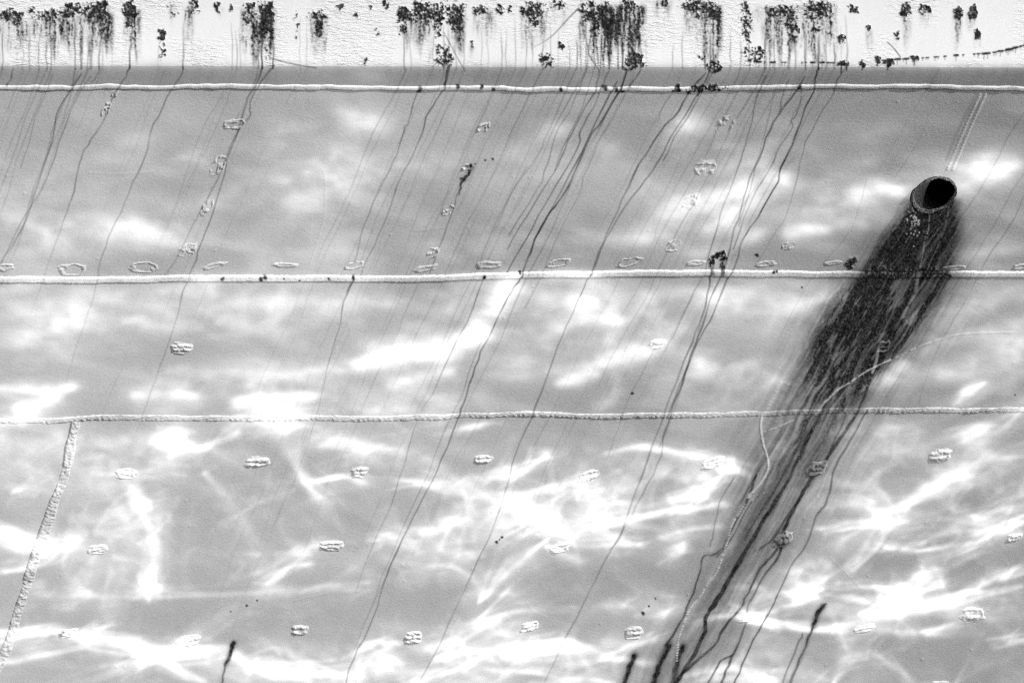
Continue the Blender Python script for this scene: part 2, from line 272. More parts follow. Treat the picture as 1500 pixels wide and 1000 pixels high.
    L([(885, 662), (950, 655), (1000, 668), (1035, 670)], [5, 6, 6, 7], [.6, .8, .8, .6]); B(1060, 680, 32, 13, 0, 1.2); B(1035, 708, 34, 20, 40, 1.3); B(1010, 728, 24, 10, 20, .7); B(950, 740, 50, 7, 10, .4); B(900, 670, 40, 10, 0, .25)
    # middle right
    L([(1270, 562), (1300, 548), (1325, 538)], [12, 15, 12], [.9, 1.2, .8]); L([(1395, 590), (1420, 570), (1445, 560)], [5, 7, 6], [.9, .8, .3]); B(1470, 515, 44, 16, 20, .8); B(1370, 545, 50, 12, 10, .45); B(1432, 630, 24, 12, 10, 1.1); B(1440, 655, 30, 9, 0, .3)
    B(1230, 625, 14, 24, -30, .8); B(1245, 625, 16, 12, 0, .4); B(1320, 625, 30, 10, 10, .35); B(1130, 555, 22, 9, -20, .5); B(1100, 530, 30, 12, 0, .3); B(1150, 660, 24, 14, 30, .4); B(1290, 665, 30, 12, 0, .3); B(1390, 700, 44, 14, 20, .2); B(1200, 560, 20, 12, 0, .3); B(1480, 665, 40, 8, 15, .5); B(1420, 590, 60, 8, 30, .3); B(1490, 590, 50, 9, 35, .25)
    # second strake
    L([(690, 488), (720, 450), (745, 418), (755, 405)], [14, 15, 12, 8], [1., .9, .8, .6]); B(720, 490, 40, 7, 5, .6); B(858, 432, 24, 16, 20, 1.2); B(880, 455, 30, 14, -20, .7); B(845, 400, 40, 7, 0, .7); L([(800, 485), (850, 470), (900, 470)], 9, .5)
    B(760, 420, 14, 8, 0, .4); L([(890, 500), (930, 460), (960, 420)], [8, 9, 9], [.4, .4, .2]); B(1180, 445, 30, 13, 10, .9); B(1080, 430, 40, 14, 0, .5); B(1000, 430, 44, 10, 0, .35); B(1140, 480, 40, 20, -10, .3); B(1250, 440, 30, 8, 0, .2)
    B(60, 485, 60, 14, 10, .45); B(110, 465, 40, 14, 30, .35); B(280, 425, 40, 9, 5, .35); B(400, 440, 50, 12, 5, .3); B(350, 540, 70, 14, 5, .3); B(400, 490, 50, 12, -15, .35); B(20, 420, 40, 8, 0, .4); B(110, 434, 26, 6, 10, .4); B(470, 460, 60, 18, 20, .2); B(540, 440, 40, 8, -10, .25)
    B(760, 530, 30, 40, 20, .2); B(620, 440, 50, 12, 10, .15); B(1470, 480, 50, 10, 20, .4); B(1420, 440, 60, 9, 10, .25); B(1390, 500, 60, 9, 20, .3)
    # top strake: far from the water, so soft
    B(185, 333, 30, 12, 5, .55); B(215, 342, 30, 11, -12, .75); B(245, 352, 24, 8, -20, .35); B(240, 300, 50, 14, -10, .18); B(90, 345, 60, 10, 20, .15); B(300, 320, 30, 22, 30, .15); B(320, 290, 40, 10, 25, .25); B(277, 228, 26, 8, 15, .5); B(300, 240, 20, 10, -20, .3); B(200, 205, 30, 9, 0, .2)
    B(520, 165, 34, 16, -20, .5); B(555, 180, 24, 14, -40, .35); B(525, 182, 24, 9, 20, .4); B(505, 212, 22, 11, 0, .5); B(500, 265, 44, 20, 20, .4); B(450, 300, 60, 22, 20, .2); B(420, 250, 40, 20, 0, .15); B(540, 115, 20, 9, 0, .7); B(480, 370, 40, 14, 0, .2); B(390, 375, 24, 14, 0, .25); B(680, 175, 20, 8, 0, .2)
    B(808, 188, 22, 9, 0, .5); B(790, 205, 44, 10, 20, .25); B(890, 215, 26, 10, -10, .2); B(1012, 178, 22, 14, -20, .75); B(985, 190, 22, 10, 30, .4); B(840, 225, 60, 14, 0, .12); B(560, 240, 120, 14, 8, .12); B(760, 260, 160, 16, 3, .14)
    L([(1000, 300), (1060, 285), (1100, 275), (1150, 265)], [16, 14, 12, 10], [.5, .7, .9, .8]); L([(1040, 335), (1080, 310), (1110, 300)], [12, 12, 10], [.8, .8, .4]); L([(960, 320), (1000, 305)], [16, 16], .4); B(1150, 275, 44, 10, 5, .5); B(1100, 345, 40, 9, 25, .4)
    L([(1160, 338), (1200, 330), (1260, 328)], [10, 9, 7], [.9, .8, .3]); L([(1240, 295), (1265, 280), (1290, 272), (1330, 282)], [10, 11, 12, 10], [.5, .9, .9, .5]); B(1210, 305, 60, 7, 10, .4); B(950, 350, 40, 10, 0, .45); B(930, 345, 40, 10, 0, .2); B(1020, 370, 30, 9, 0, .3); B(1110, 240, 30, 10, 60, .5); B(1085, 235, 24, 10, 30, .4)
    B(1270, 190, 60, 20, 0, .15); B(1275, 197, 18, 10, 0, .2); B(1260, 240, 20, 10, 0, .3); B(1240, 245, 40, 10, 10, .2)
    L([(1405, 258), (1440, 250), (1485, 240)], [12, 13, 10], [.6, .8, .8]); B(1435, 235, 18, 9, 0, .7); B(1478, 243, 22, 10, 10, .5); B(1430, 260, 60, 12, 10, .35); B(1450, 370, 50, 9, 5, .35); B(1460, 355, 30, 10, 0, .2); B(1060, 110, 30, 8, 0, .2); B(865, 120, 12, 6, 0, .5)
    B(60, 260, 120, 10, 15, .1); B(590, 345, 60, 10, 0, .1)
    veil = blob_map([(120, 660, 150, 40), (150, 790, 80, 80), (500, 610, 200, 60), (640, 780, 80, 50), (1350, 700, 180, 60), (1340, 880, 190, 40), (820, 720, 230, 70), (760, 960, 260, 45), (300, 965, 160, 28), (60, 800, 90, 30), (880, 470, 150, 60), (620, 520, 150, 40), (100, 480, 130, 50), (350, 450, 200, 40), (490, 240, 120, 80), (1060, 270, 140, 70), (80, 350, 100, 40), (220, 340, 90, 30), (1420, 500, 130, 60), (1150, 450, 120, 40), (1440, 255, 90, 35), (1240, 300, 90, 40), (1120, 980, 90, 30), (1120, 560, 110, 50), (300, 560, 160, 26)])
    ylow = sm(560, 720, YY); yup = sm(320, 120, YY)
    # break the hand-set patches up with the ripple pattern of the water
    A = upc(photon_caustic(5, 9.0, 16.0)); A2 = upc(blur(photon_caustic(8, 6.0, 26.0), 1.2)); A3 = upc(blur(photon_caustic(12, 14.0, 9.0), 2.5))
    wx = fbm(XX / 80, YY / 46, 60, 2) - .5; wy = fbm(XX / 80 + 9, YY / 46, 64, 2) - .5
    cw = sample(c, XX + wx * 16, YY + wy * 11); flw = sample(fl, XX + wx * 10, YY + wy * 8)
    cb = blur(cw, 7.0); ct = sm(360, 200, YY); cw = cw * (1 - ct) + cb * ct * 1.25
    cm = sm(640, 560, YY) * (1 - ct); cw = cw * (1 - cm) + blur(cw, 3.2) * cm * 1.05
    cw = cw + (.24 - .12 * ylow) * np.clip(blur(cw, 14.0), 0, 1)
    n = fbm(XX / 44 + YY / 60, YY / 18 - XX / 80, 70, 3)
    env = cw * (0.6 + 0.8 * sm(.25, .75, n)) * (1 - .35 * ylow + .30 * ylow * np.clip(A, 0, 2.5)) + flw * (.7 + .3 * np.clip(A2, 0, 2))
    soft = fbm(XX / 150 + YY / 300, YY / 60 - XX / 260, 80, 3); mid = fbm(XX / 80 + YY / 120, YY / 28 - XX / 120, 90, 3)
    fil = np.clip(A - 0.6, 0, 4) * .5 * ylow + np.clip(A2 - .5, 0, 3) * .5
    right = sm(1150, 1450, XX) * sm(300, 150, YY); pock = blob_map([(290, 905, 90, 40), (90, 1000, 140, 22), (420, 900, 110, 50), (620, 880, 70, 55), (350, 740, 90, 70), (800, 850, 80, 40), (1430, 960, 90, 40), (1370, 820, 70, 22), (560, 740, 60, 30), (100, 755, 40, 30), (890, 850, 60, 26)])
    base = 0.09 * (1 - .8 * right) + .16 * sm(.35, .75, soft) * (1 - .5 * ylow) + .22 * sm(.45, .8, mid) * (1 - .6 * yup) * (1 - .45 * ylow) + .07 * fil * (0.25 + ylow)
    A4 = upc(blur(photon_caustic(21, 7.0, 20.0), 0.7)); fine = np.clip(A4 - .55, 0, 2.2) * (.35 + .65 * ylow) + np.clip(blur(upc(photon_caustic(23, 10.0, 22.0)), 3.0) - .6, 0, 2) * (1 - .4 * ylow)
    base = base + veil * (.11 + .26 * fine)
    out = base + env * (0.82 + .25 * np.clip(A3, 0, 2)) * (.85 + .2 * fil)
    out = out * (1 - .22 * yup) * (1 - .5 * pock)
    vb = sm(60, 102, YY)                      # the sheer strake above the knuckle turns away from the water
    return (out * vb + .12 * (1 - vb)).astype(np.float32)
CAU = caustics()

# ------------------------------------------------------------------ rust: dark stain and crust on the paint
random.seed(4)
STAIN = np.zeros((CH, CW), np.float32)      # how much rust covers the paint
CRUST = np.zeros((CH, CW), np.float32)      # thick scale, stands proud
PALE = np.zeros((CH, CW), np.float32)       # fresher / chalky paint
WX = (fbm(XX / 7, YY / 7, 95, 3) - .5) * 14; WY = (fbm(XX / 7, YY / 7, 98, 3) - .5) * 14
FN1 = fbm((XX * .8 + YY * .6 + WX) / 3.5, (YY * .8 - XX * .6 + WY) / 3.2, 101, 3); FN2 = fbm((XX + WX) / 11, (YY + WY) / 10, 105, 3)
FN3 = fbm((XX * .7 - YY * .7) / 2.2, (YY * .7 + XX * .7) / 2.2, 108, 2)
DR1 = vnoise(XX / 2.3 + WX * .12, YY / 22, 110) * .4 + vnoise(XX / 6.5 + WX * .1, YY / 60, 111) * .4 + FN3 * .2
def crust(x0, x1, y0, y1, dens):
    qx = (XX + WX * .8 - (x0 + x1) / 2) / ((x1 - x0) / 2 + 3); qy = (YY + WY * .8 - (y0 + y1) / 2) / ((y1 - y0) / 2 + 3)
    m = sm(1.35, .45, np.sqrt(np.abs(qx) ** 3 + np.abs(qy) ** 3) ** (2 / 3))
    v = sm(.0, .10, FN3 * .45 + FN1 * .40 + FN2 * .15 - (0.82 - 0.46 * dens * m)) * (.8 + .3 * sm(.3, .55, FN3))
    v = np.clip(v, 0, 1)
    np.maximum(STAIN, v, out=STAIN); np.maximum(CRUST, v, out=CRUST)
def drips(x0, x1, y0, y1, dark, thr=.5):
    ex = sm(x0 - 6, x0 + 4, XX) * sm(x1 + 6, x1 - 4, XX)
    ln = y0 + (y1 - y0) * (.65 + .45 * vnoise(XX / 4.0, XX * 0 + 3, 130))
    ey = sm(y0 - 4, y0 + 6, YY) * sm(ln + 3, ln - 26, YY)
    v = 1.7 * dark * ex * ey * (sm(thr - .14, thr + .26, DR1) * .8 + .16) * (.45 + 1.1 * FN3) * (1 - .45 * sm(y0, y1, YY))
    STAIN[:] = 1 - (1 - STAIN) * (1 - np.clip(v, 0, 1))
for a in [(-60, 0, 14, 36, .9), (0, 26, 14, 30, 1.1), (20, 34, 18, 36, 1.05), (40, 60, 12, 26, .85), (58, 84, 14, 32, 1.05), (84, 110, 8, 27, 1.1), (108, 130, 6, 22, .95), (128, 160, 2, 26, 1.15), (148, 158, 20, 55, .8),
          (180, 200, 4, 28, 1.0), (186, 194, 0, 44, 1.25), (234, 241, 42, 62, 1.15), (232, 242, 62, 90, .8), (246, 262, 2, 26, .65), (272, 298, 0, 22, .8), (316, 320, 5, 16, 1.2), (338, 341, 8, 16, 1.0), (356, 373, 2, 34, 1.05),
          (380, 402, 0, 50, 1.15), (386, 396, 30, 92, .7), (432, 438, 16, 62, .72), (452, 480, 16, 30, .9), (462, 470, 16, 56, 1.15), (494, 502, 6, 17, 1.2), (519, 524, 18, 26, 1.1), (541, 543, 8, 12, 1.1), (564, 567, 0, 14, 1.1), (550, 560, 45, 51, .95), (532, 536, 86, 92, 1.25),
          (580, 602, 10, 34, 1.05), (584, 594, 36, 52, .95), (602, 640, 0, 34, 1.05), (632, 650, 4, 48, 1.0), (652, 682, 2, 40, 1.05), (640, 646, 40, 55, .9), (636, 664, 68, 98, 1.02), (664, 676, 24, 48, 1.1),
          (694, 712, 8, 22, 1.1), (690, 693, 62, 68, 1.2), (728, 736, 8, 20, 1.05), (744, 750, 8, 20, 1.05), (760, 800, 2, 26, 1.0), (776, 790, 18, 38, 1.05), (806, 828, 0, 14, .9), (820, 823, 62, 70, 1.15), (790, 812, 76, 98, .9),
          (846, 892, 0, 36, .93), (862, 905, 20, 56, .86), (906, 934, 0, 16, 1.0), (916, 944, 76, 102, 1.1), (920, 932, 30, 60, .8), (970, 978, 0, 10, 1.0), (994, 1056, 0, 18, 1.0), (1036, 1052, 10, 30, 1.1), (1034, 1056, 88, 104, .9), (1016, 1024, 10, 34, .9), (1026, 1030, 84, 88, 1.),
          (1086, 1102, 0, 60, .9), (1090, 1096, 50, 60, 1.15), (1088, 1120, 68, 92, .85), (1108, 1116, 68, 78, 1.15), (1120, 1170, 6, 26, 1.0), (1150, 1168, 10, 60, .95), (1176, 1222, 0, 30, .95), (1190, 1202, 28, 46, .95), (1229, 1236, 53, 62, 1.2), (1244, 1248, 10, 16, 1.1), (1251, 1256, 10, 20, 1.1), (1270, 1275, 39, 45, 1.1),
          (1320, 1334, 4, 26, 1.2), (1348, 1353, 8, 20, 1.1), (1356, 1361, 8, 18, 1.2), (1399, 1408, 10, 30, 1.25), (1420, 1428, 8, 28, 1.2), (1428, 1434, 42, 54, 1.25), (1312, 1315, 48, 56, 1.0), (1560, 1640, 4, 30, .9)]: crust(*a)
for a in [(-60, 60, 26, 95, .55, .5), (60, 165, 20, 98, .62, .48), (130, 160, 10, 98, .4, .4), (183, 204, 14, 98, .75, .42), (246, 260, 5, 40, .4, .55), (270, 282, 8, 96, .5, .5), (355, 402, 12, 100, .85, .40), (384, 398, 5, 100, .6, .35), (318, 326, 10, 34, .3, .5), (455, 478, 20, 98, .6, .5),
          (494, 500, 12, 34, .5, .4), (533, 536, 90, 102, .6, .3), (590, 625, 26, 85, .4, .5), (612, 632, 20, 95, .55, .45), (660, 680, 20, 98, .65, .42), (695, 725, 15, 75, .4, .5), (690, 693, 66, 92, .5, .3), (765, 800, 14, 90, .55, .5), (812, 830, 4, 50, .35, .5), (848, 870, 20, 98, .5, .5), (866, 944, 8, 104, .85, .40), (884, 936, 10, 84, .6, .35),
          (956, 982, 0, 34, .5, .5), (1000, 1030, 4, 80, .45, .5), (1030, 1056, 8, 108, .85, .36), (1090, 1120, 10, 70, .3, .55), (1118, 1178, 10, 104, .6, .48), (1180, 1224, 5, 104, .7, .44), (1228, 1234, 58, 86, .5, .4), (1270, 1276, 44, 84, .35, .4), (1312, 1316, 50, 78, .3, .4), (1322, 1332, 14, 80, .5, .45), (1350, 1362, 14, 46, .4, .4), (1398, 1406, 14, 84, .6, .4), (1418, 1426, 18, 58, .6, .4), (1428, 1434, 48, 80, .4, .4)]: drips(*a)
def LN(pts, w, a, wob=0.0, mode='over', cv=None):
    p = catmull(pts, 6)
    if wob:
        k = np.arange(len(p)); r = np.random.RandomState(int(p[0][0] * 7 + p[0][1]) % 9999)
        j = np.interp(k, np.arange(0, len(p) + 4, 2.0), r.randn(len(np.arange(0, len(p) + 4, 2.0)))) * wob
        p = p + np.stack([j, 0 * j], 1)
    stroke(STAIN if cv is None else cv, p, w, np.clip(np.asarray(a) * 1.0, 0, 1), mode)
def fork(pts, a, w=1.2):
    n = max(2, len(pts) * 2); r = np.random.RandomState(int(pts[0][0] + pts[0][1] * 3)); k = np.linspace(0, 1, n); a = np.interp(k, np.linspace(0, 1, np.size(a)), np.atleast_1d(a)) if np.size(a) > 1 else np.full(n, float(a)); w = np.interp(k, np.linspace(0, 1, np.size(w)), np.atleast_1d(w)) if np.size(w) > 1 else np.full(n, float(w))
    LN(pts, w * r.uniform(.45, 1.1, n), a * r.uniform(.55, 1.05, n), .7)
# scratches and the dotted edge of an old repair on the sheer strake
LN([(848, 12), (832, 28), (812, 50), (796, 62), (782, 69)], [1.4, 1.0, .7], [.75, .6, .3]); LN([(868, 42), (864, 60), (862, 78), (870, 92), (878, 104)], .9, .6); LN([(650, 48), (660, 66), (670, 85), (681, 104)], .9, .5)
LN([(395, 85), (420, 92), (440, 96), (463, 100)], 1.2, .6); LN([(1300, 62), (1310, 72), (1319, 84)], 1., .7)
rr = random.Random(3)
for pts in [[(1108, 91), (1150, 92), (1200, 92), (1240, 93)], [(1285, 91), (1300, 88), (1340, 86), (1370, 84), (1420, 80), (1450, 78), (1480, 72), (1502, 66), (1560, 52)]]:
    p = catmull(pts, 10)
    for q in p:
        if rr.random() < .5:
            x, y = q; r = rr.choice([.9, 1.2, 1.6, 2.6]); LN([(x - r, y), (x + r, y - .3)], r, .95); LN([(x, y), (x - .5, y + r * 3)], .8, .5)
LN([(1465, 76), (1480, 73), (1500, 67), (1560, 52)], [.8, 1.4, 2.2], .85)
for x, y, r in [(1340, 86, 4), (1286, 87, 4), (1233, 93, 6), (1241, 94, 4), (1264, 93, 4), (1301, 91, 5)]: crust(x - r, x + r, y - r * .6, y + r * .6, 1.3); LN([(x, y), (x - 1, y + r * 2.4)], 1.3, .8)

# thin runs down the flare: they follow the fall line of the plating
def falls(x, y0, y1, a, w=1.3, seed=0, dx=0.0):
    """a run starting at photo x on the knuckle and following constant hull x with small wanderings"""
    r = np.random.RandomState(seed); hx, hz = unproj(np.array([x]), np.array([y0])); hx = hx[0]; hz = hz[0]
    _, z1 = unproj(np.array([x - (y1 - y0) * .45]), np.array([y1])); z1 = z1[0]
    n = max(6, int((y1 - y0) / 9)); zz = np.linspace(hz, z1, n); st = r.randn(n) * .0017; st[r.rand(n) < .08] *= 3.5
    xx = hx + np.cumsum(st) + .006 * np.sin(np.arange(n) * .35 + r.rand() * 6) + dx * np.linspace(0, 1, n)
    P = np.stack([xx, S(xx, zz), zz], 1); u, v = proj(P)
    fade = np.linspace(1, .3, n) * sm(1.0, .86, np.linspace(0, 1, n))
    stroke(STAIN, np.stack([u, v], 1), w * (.75 + .5 * r.rand(n)), 0.85 * a * fade * np.clip(.55 + .9 * np.interp(np.arange(n), np.arange(0, n + 5, 5), r.rand(len(np.arange(0, n + 5, 5)))), .25, 1.3), 'over')
FR = [(4, .5, 420), (33, .25, 300), (43, .35, 400), (57, .4, 330), (68, .5, 390), (75, .45, 340), (110, .55, 420), (118, .45, 600), (128, .4, 330), (132, .35, 260), (150, .25, 300), (164, .15, 260), (232, .18, 420), (340, .3, 520), (346, .35, 400), (352, .25, 700), (450, .2, 300), (440, .2, 640), (384, .3, 500), (395, .2, 380),
      (593, .5, 400), (602, .25, 900), (635, .3, 600), (650, .3, 980), (668, .3, 610), (680, .3, 900), (705, .22, 700), (716, .2, 500), (735, .35, 605), (742, .3, 800), (755, .3, 420), (770, .32, 990), (780, .2, 600), (795, .45, 700), (806, .25, 500), (818, .2, 700), (834, .3, 520), (845, .5, 650), (851, .35, 420), (858, .4, 840), (922, .5, 980), (930, .25, 500), (947, .15, 700),
      (985, .3, 300), (1000, .35, 420), (1040, .2, 700), (1052, .2, 500), (1070, .35, 700), (1085, .4, 420), (1098, .4, 800), (1120, .55, 600), (1135, .45, 420), (1128, .3, 900), (1142, .2, 700), (1156, .3, 640), (1180, .3, 500), (1200, .3, 640), (1208, .2, 800), (1222, .45, 450), (1232, .15, 600), (1290, .1, 500), (1376, .28, 300), (1390, .1, 400)]
for k, (x, a, y1) in enumerate(FR):
    falls(x, 101, y1, a * .75, .9 if a < .4 else 1.2, 50 + k)
    if x < 1240: y0 = rr.uniform(24, 66); LN([(x + rr.uniform(-2, 2), y0), (x + rr.uniform(-1, 1), (y0 + 100) / 2), (x, 102)], [1.0, 1.3, 1.0], [.15, min(.75, a * 1.2), a], .5)
for x, a in [(190, .8), (268, .6), (384, .9), (400, .8), (378, .6), (120, .5), (134, .5), (145, .6), (656, .6), (650, .5), (912, .9), (905, .7), (892, .7), (880, .6), (870, .6), (860, .5), (930, .6), (938, .6), (1040, .8), (1033, .7), (1045, .8), (1199, .95), (1180, .6), (1155, .5), (1240, .5), (1122, .5), (1165, .5), (1210, .5)]:
    y0 = rr.uniform(20, 50); LN([(x + rr.uniform(-3, 3), y0), (x + rr.uniform(-1, 1), 75), (x, 101)], [1.2, 1.9, 1.4], [.2, a * .75, a], .6)
for k in range(46):
    x = rr.choice([rr.uniform(-150, 420), rr.uniform(560, 960), rr.uniform(990, 1240), rr.uniform(560, 1240)]); y0 = rr.choice([101, 101, 406, 608])
    falls(x if y0 == 101 else x - (y0 - 100) * .45, y0, y0 + rr.uniform(120, 520), rr.uniform(.06, .2), .9, 200 + k)
for k, (x, a, y1) in enumerate([(1476, .12, 300), (1540, .3, 900), (1600, .3, 900), (-40, .3, 700), (-90, .3, 800)]): falls(x, 101, y1, a, 1.2, 400 + k)
fork([(912, 98), (918, 108), (905, 137), (880, 180), (868, 196), (845, 245), (826, 285), (805, 312), (785, 350), (772, 380), (764, 405)], [.95, .95, .9, .85, .85, .9, .8], 2.4)
fork([(764, 405), (748, 428), (735, 452), (722, 480), (705, 515), (692, 550), (680, 590), (671, 612)], [.75, .65, .7, .75, .7], 1.8)
fork([(671, 612), (655, 655), (632, 705), (612, 745), (590, 790), (565, 845), (552, 890), (532, 935), (512, 980), (500, 1030), (480, 1080)], [.7, .6, .55, .5], 1.6)
fork([(904, 120), (893, 138), (868, 190), (842, 240), (815, 292), (800, 320), (782, 352)], .75, 1.7); fork([(892, 105), (880, 130), (869, 158), (850, 192), (848, 212), (825, 255), (798, 300), (770, 350), (742, 400)], .7, 1.6)
fork([(878, 105), (872, 130), (858, 156), (836, 198), (826, 222), (805, 262), (772, 315), (742, 365)], .7, 1.5); fork([(858, 104), (848, 130), (834, 165), (815, 195), (802, 240), (786, 280), (745, 345)], .5, 1.2); fork([(870, 104), (862, 128), (848, 170), (832, 200), (812, 250)], .45)
fork([(930, 106), (922, 125), (905, 160), (885, 195), (860, 245), (845, 290), (815, 350), (795, 400), (770, 450)], [.5, .3], 1.2); fork([(938, 103), (929, 117), (922, 126)], .8, 1.6)
fork([(1033, 108), (1012, 132), (995, 162), (966, 195), (938, 240), (912, 292), (888, 345), (874, 378), (866, 402)], [.8, .85, .8, .6, .75], 2.0); fork([(866, 402), (850, 432), (835, 465), (818, 505), (800, 555), (780, 608)], [.75, .6, .55], 1.6)
fork([(780, 608), (757, 660), (740, 720), (715, 790), (682, 860), (645, 940), (612, 1003), (590, 1050)], [.5, .4, .32], 1.5); fork([(1040, 104), (1028, 128), (1010, 160), (985, 196), (970, 228), (945, 265), (918, 300), (886, 352), (872, 390)], .7, 1.7)
fork([(1045, 104), (1030, 132), (1008, 170), (990, 200), (972, 235)], .55, 1.6); fork([(992, 130), (975, 150), (962, 178)], .35, 1.); fork([(1004, 132), (985, 165), (965, 205), (955, 235)], .25, 1.)
fork([(1199, 100), (1195, 115), (1192, 132), (1180, 158), (1168, 190), (1160, 212), (1145, 245), (1140, 266), (1118, 305), (1105, 325), (1088, 352), (1078, 385), (1066, 408)], [.95, .95, .85, .9, .8, .75], 2.2)
fork([(1066, 408), (1055, 435), (1040, 470), (1020, 505), (1005, 540), (990, 580), (980, 608)], [.6, .7, .6], 2.0); fork([(1180, 112), (1165, 136), (1142, 166), (1128, 190), (1112, 232), (1098, 262), (1086, 305), (1072, 350), (1060, 400)], .75, 1.8)
fork([(1155, 118), (1146, 140), (1141, 164)], .7, 1.5); fork([(1173, 130), (1173, 148), (1166, 168), (1159, 178), (1161, 186), (1142, 216), (1128, 245), (1108, 280), (1090, 320), (1075, 365)], .6, 1.4)
fork([(1122, 112), (1112, 135), (1104, 158), (1103, 174), (1092, 212), (1080, 248), (1060, 300), (1048, 340), (1035, 385), (1030, 405), (1010, 440), (990, 485), (975, 515)], [.6, .6, .5, .35], 1.5); fork([(1135, 130), (1128, 165), (1118, 200), (1108, 240), (1095, 290), (1082, 330)], .4, 1.2)
fork([(1042, 395), (1040, 412), (1034, 442), (1024, 475), (1008, 515), (990, 560), (972, 608), (955, 655), (932, 720), (908, 785), (892, 806)], [.8, .6, .55, .5, .4], 2.2)
fork([(1060, 392), (1053, 412), (1040, 440), (1028, 480), (1012, 520), (1000, 560), (982, 608), (972, 640), (968, 668), (950, 708), (925, 755), (905, 790), (880, 832), (855, 885), (822, 945), (795, 1003), (775, 1050)], [.85, .7, .6, .5, .45, .4, .35], 1.8)
fork([(1034, 442), (1020, 500), (1005, 545), (985, 608), (965, 655)], .3, 3.5); fork([(518, 408), (514, 418), (504, 440), (499, 470), (488, 505), (478, 545), (466, 600), (440, 680), (400, 770)], [.95, .8, .5, .35, .2, .15], [2.6, 1.6, 1.2])
fork([(708, 405), (700, 430), (688, 462), (672, 495), (655, 530), (635, 575), (612, 612), (592, 680), (570, 745), (545, 800), (520, 870)], [.75, .6, .4, .4, .25], 1.3); fork([(705, 500), (692, 530), (676, 580), (652, 630), (628, 690), (605, 740), (570, 820), (540, 900), (515, 960)], [.5, .35, .3, .2], 1.2)
fork([(190, 96), (184, 112), (171, 132), (159, 158), (155, 170), (134, 205), (120, 226), (114, 250), (103, 298), (88, 338), (70, 390), (45, 460)], [.8, .75, .65, .5, .05], 1.7); fork([(267, 98), (266, 106), (256, 124), (248, 135), (235, 165), (222, 190), (212, 232), (195, 268), (178, 310), (158, 350), (148, 380), (143, 404), (135, 440), (115, 500), (100, 545), (86, 600)], [.7, .6, .5, .42, .3, .04], 1.5)
fork([(384, 98), (376, 120), (364, 142), (354, 170), (346, 200), (332, 235), (328, 258), (312, 310), (296, 355), (282, 392), (270, 425), (258, 470), (240, 520), (220, 575), (205, 620), (188, 660)], [.8, .75, .6, .5, .4, .03], 1.6)
fork([(402, 96), (388, 112), (374, 132), (366, 158), (366, 170), (350, 190), (335, 222), (318, 262), (296, 305), (275, 345), (255, 385), (240, 404)], [.8, .7, .4, .3], 1.6); fork([(378, 104), (366, 135), (352, 165), (336, 190)], .35)
fork([(120, 108), (112, 120), (100, 138), (84, 165), (80, 192), (66, 238), (50, 285), (35, 330), (8, 375), (-10, 400)], [.75, .7, .5, .45], 1.7); fork([(133, 112), (118, 134), (104, 165), (86, 210), (66, 268), (35, 320), (8, 372)], .45, 1.4); fork([(20, 100), (16, 115), (10, 125)], .8, 1.6)
fork([(145, 98), (142, 112), (134, 122)], .5); fork([(78, 110), (68, 132), (52, 170), (45, 200), (30, 245)], .4); fork([(612, 132), (606, 150), (600, 175), (595, 186), (585, 215), (570, 250), (545, 300), (530, 345), (520, 385)], [.75, .6, .5, .4], 1.4)
fork([(655, 102), (650, 130), (638, 148), (625, 172), (615, 205), (598, 240), (582, 272), (572, 300), (555, 345), (535, 385), (528, 405)], [.8, .75, .6, .5, .4], 1.6); fork([(658, 98), (652, 124)], .8, 3.0); fork([(1500, 288), (1486, 318), (1470, 345), (1446, 378), (1434, 402), (1415, 440), (1390, 480), (1365, 530), (1345, 590)], [.4, .4, .3, .2], 1.2)
fork([(1270, 262), (1262, 290), (1250, 330), (1236, 350), (1180, 420), (1140, 500)], .2, 1.1); fork([(770, 245), (740, 300), (712, 360), (700, 395)], .35); fork([(1240, 98), (1230, 112), (1222, 128), (1218, 142), (1206, 160), (1192, 185), (1180, 210), (1172, 240), (1166, 268), (1150, 320), (1132, 345), (1110, 385)], [.8, .6, .4, .3], 1.3)
fork([(958, 508), (945, 540), (930, 565), (918, 590), (905, 625), (890, 668)], .35, 1.); fork([(1395, 104), (1388, 118), (1376, 135), (1362, 165), (1340, 215), (1310, 260)], .2, 1.)
# plume of rust below the discharge pipe
PY = [262, 300, 340, 400, 450, 500, 550, 606, 690, 800, 900, 1000, 1100]
PL = [1340, 1326, 1298, 1262, 1228, 1194, 1170, 1140, 1096, 1042, 985, 925, 860]; PR = [1400, 1400, 1400, 1384, 1358, 1326, 1292, 1262, 1214, 1160, 1112, 1062, 1000]; PD = [1., 1., 1., 1., .98, .95, .80, .60, .50, .46, .44, .42, .36]
pl = np.interp(YY[:, 0], PY, PL)[:, None]; pr = np.interp(YY[:, 0], PY, PR)[:, None]; pd = np.interp(YY[:, 0], PY, PD)[:, None]
pu = (XX - pl) / (pr - pl)
wp = (fbm(XX / 30, YY / 40, 145, 2) - .5) * .05
st = vnoise((HX + wp) * 105, HZ * 2.6, 140) * .33 + vnoise((HX + wp) * 34, HZ * 1.8, 141) * .37 + vnoise(HX * 290, HZ * 7, 142) * .12 + FN3 * .18
wd = sm(620, 480, YY)
env = sm(-.24, .42 - .12 * wd, pu + (st - .5) * .42) * sm(1.22, .80 + .08 * wd, pu + (st - .5) * .24)
low = sm(540, 640, YY)
pv = pd * env * (.72 + .7 * (st - .2)) * (1 + .10 * sm(.5, .25, abs(pu - .55)))
pv *= 1 - .5 * low * sm(.62, .9, pu)                      # lower down the right side of the plume is thin
core = (.62 + .32 * sm(.3, .6, st)) * sm(.62, .14, abs(pu - .52 + .05 * np.sin(YY / 70))) * sm(620, 480, YY)
pv = 1 - (1 - np.clip(pv, 0, 1)) * (1 - core)
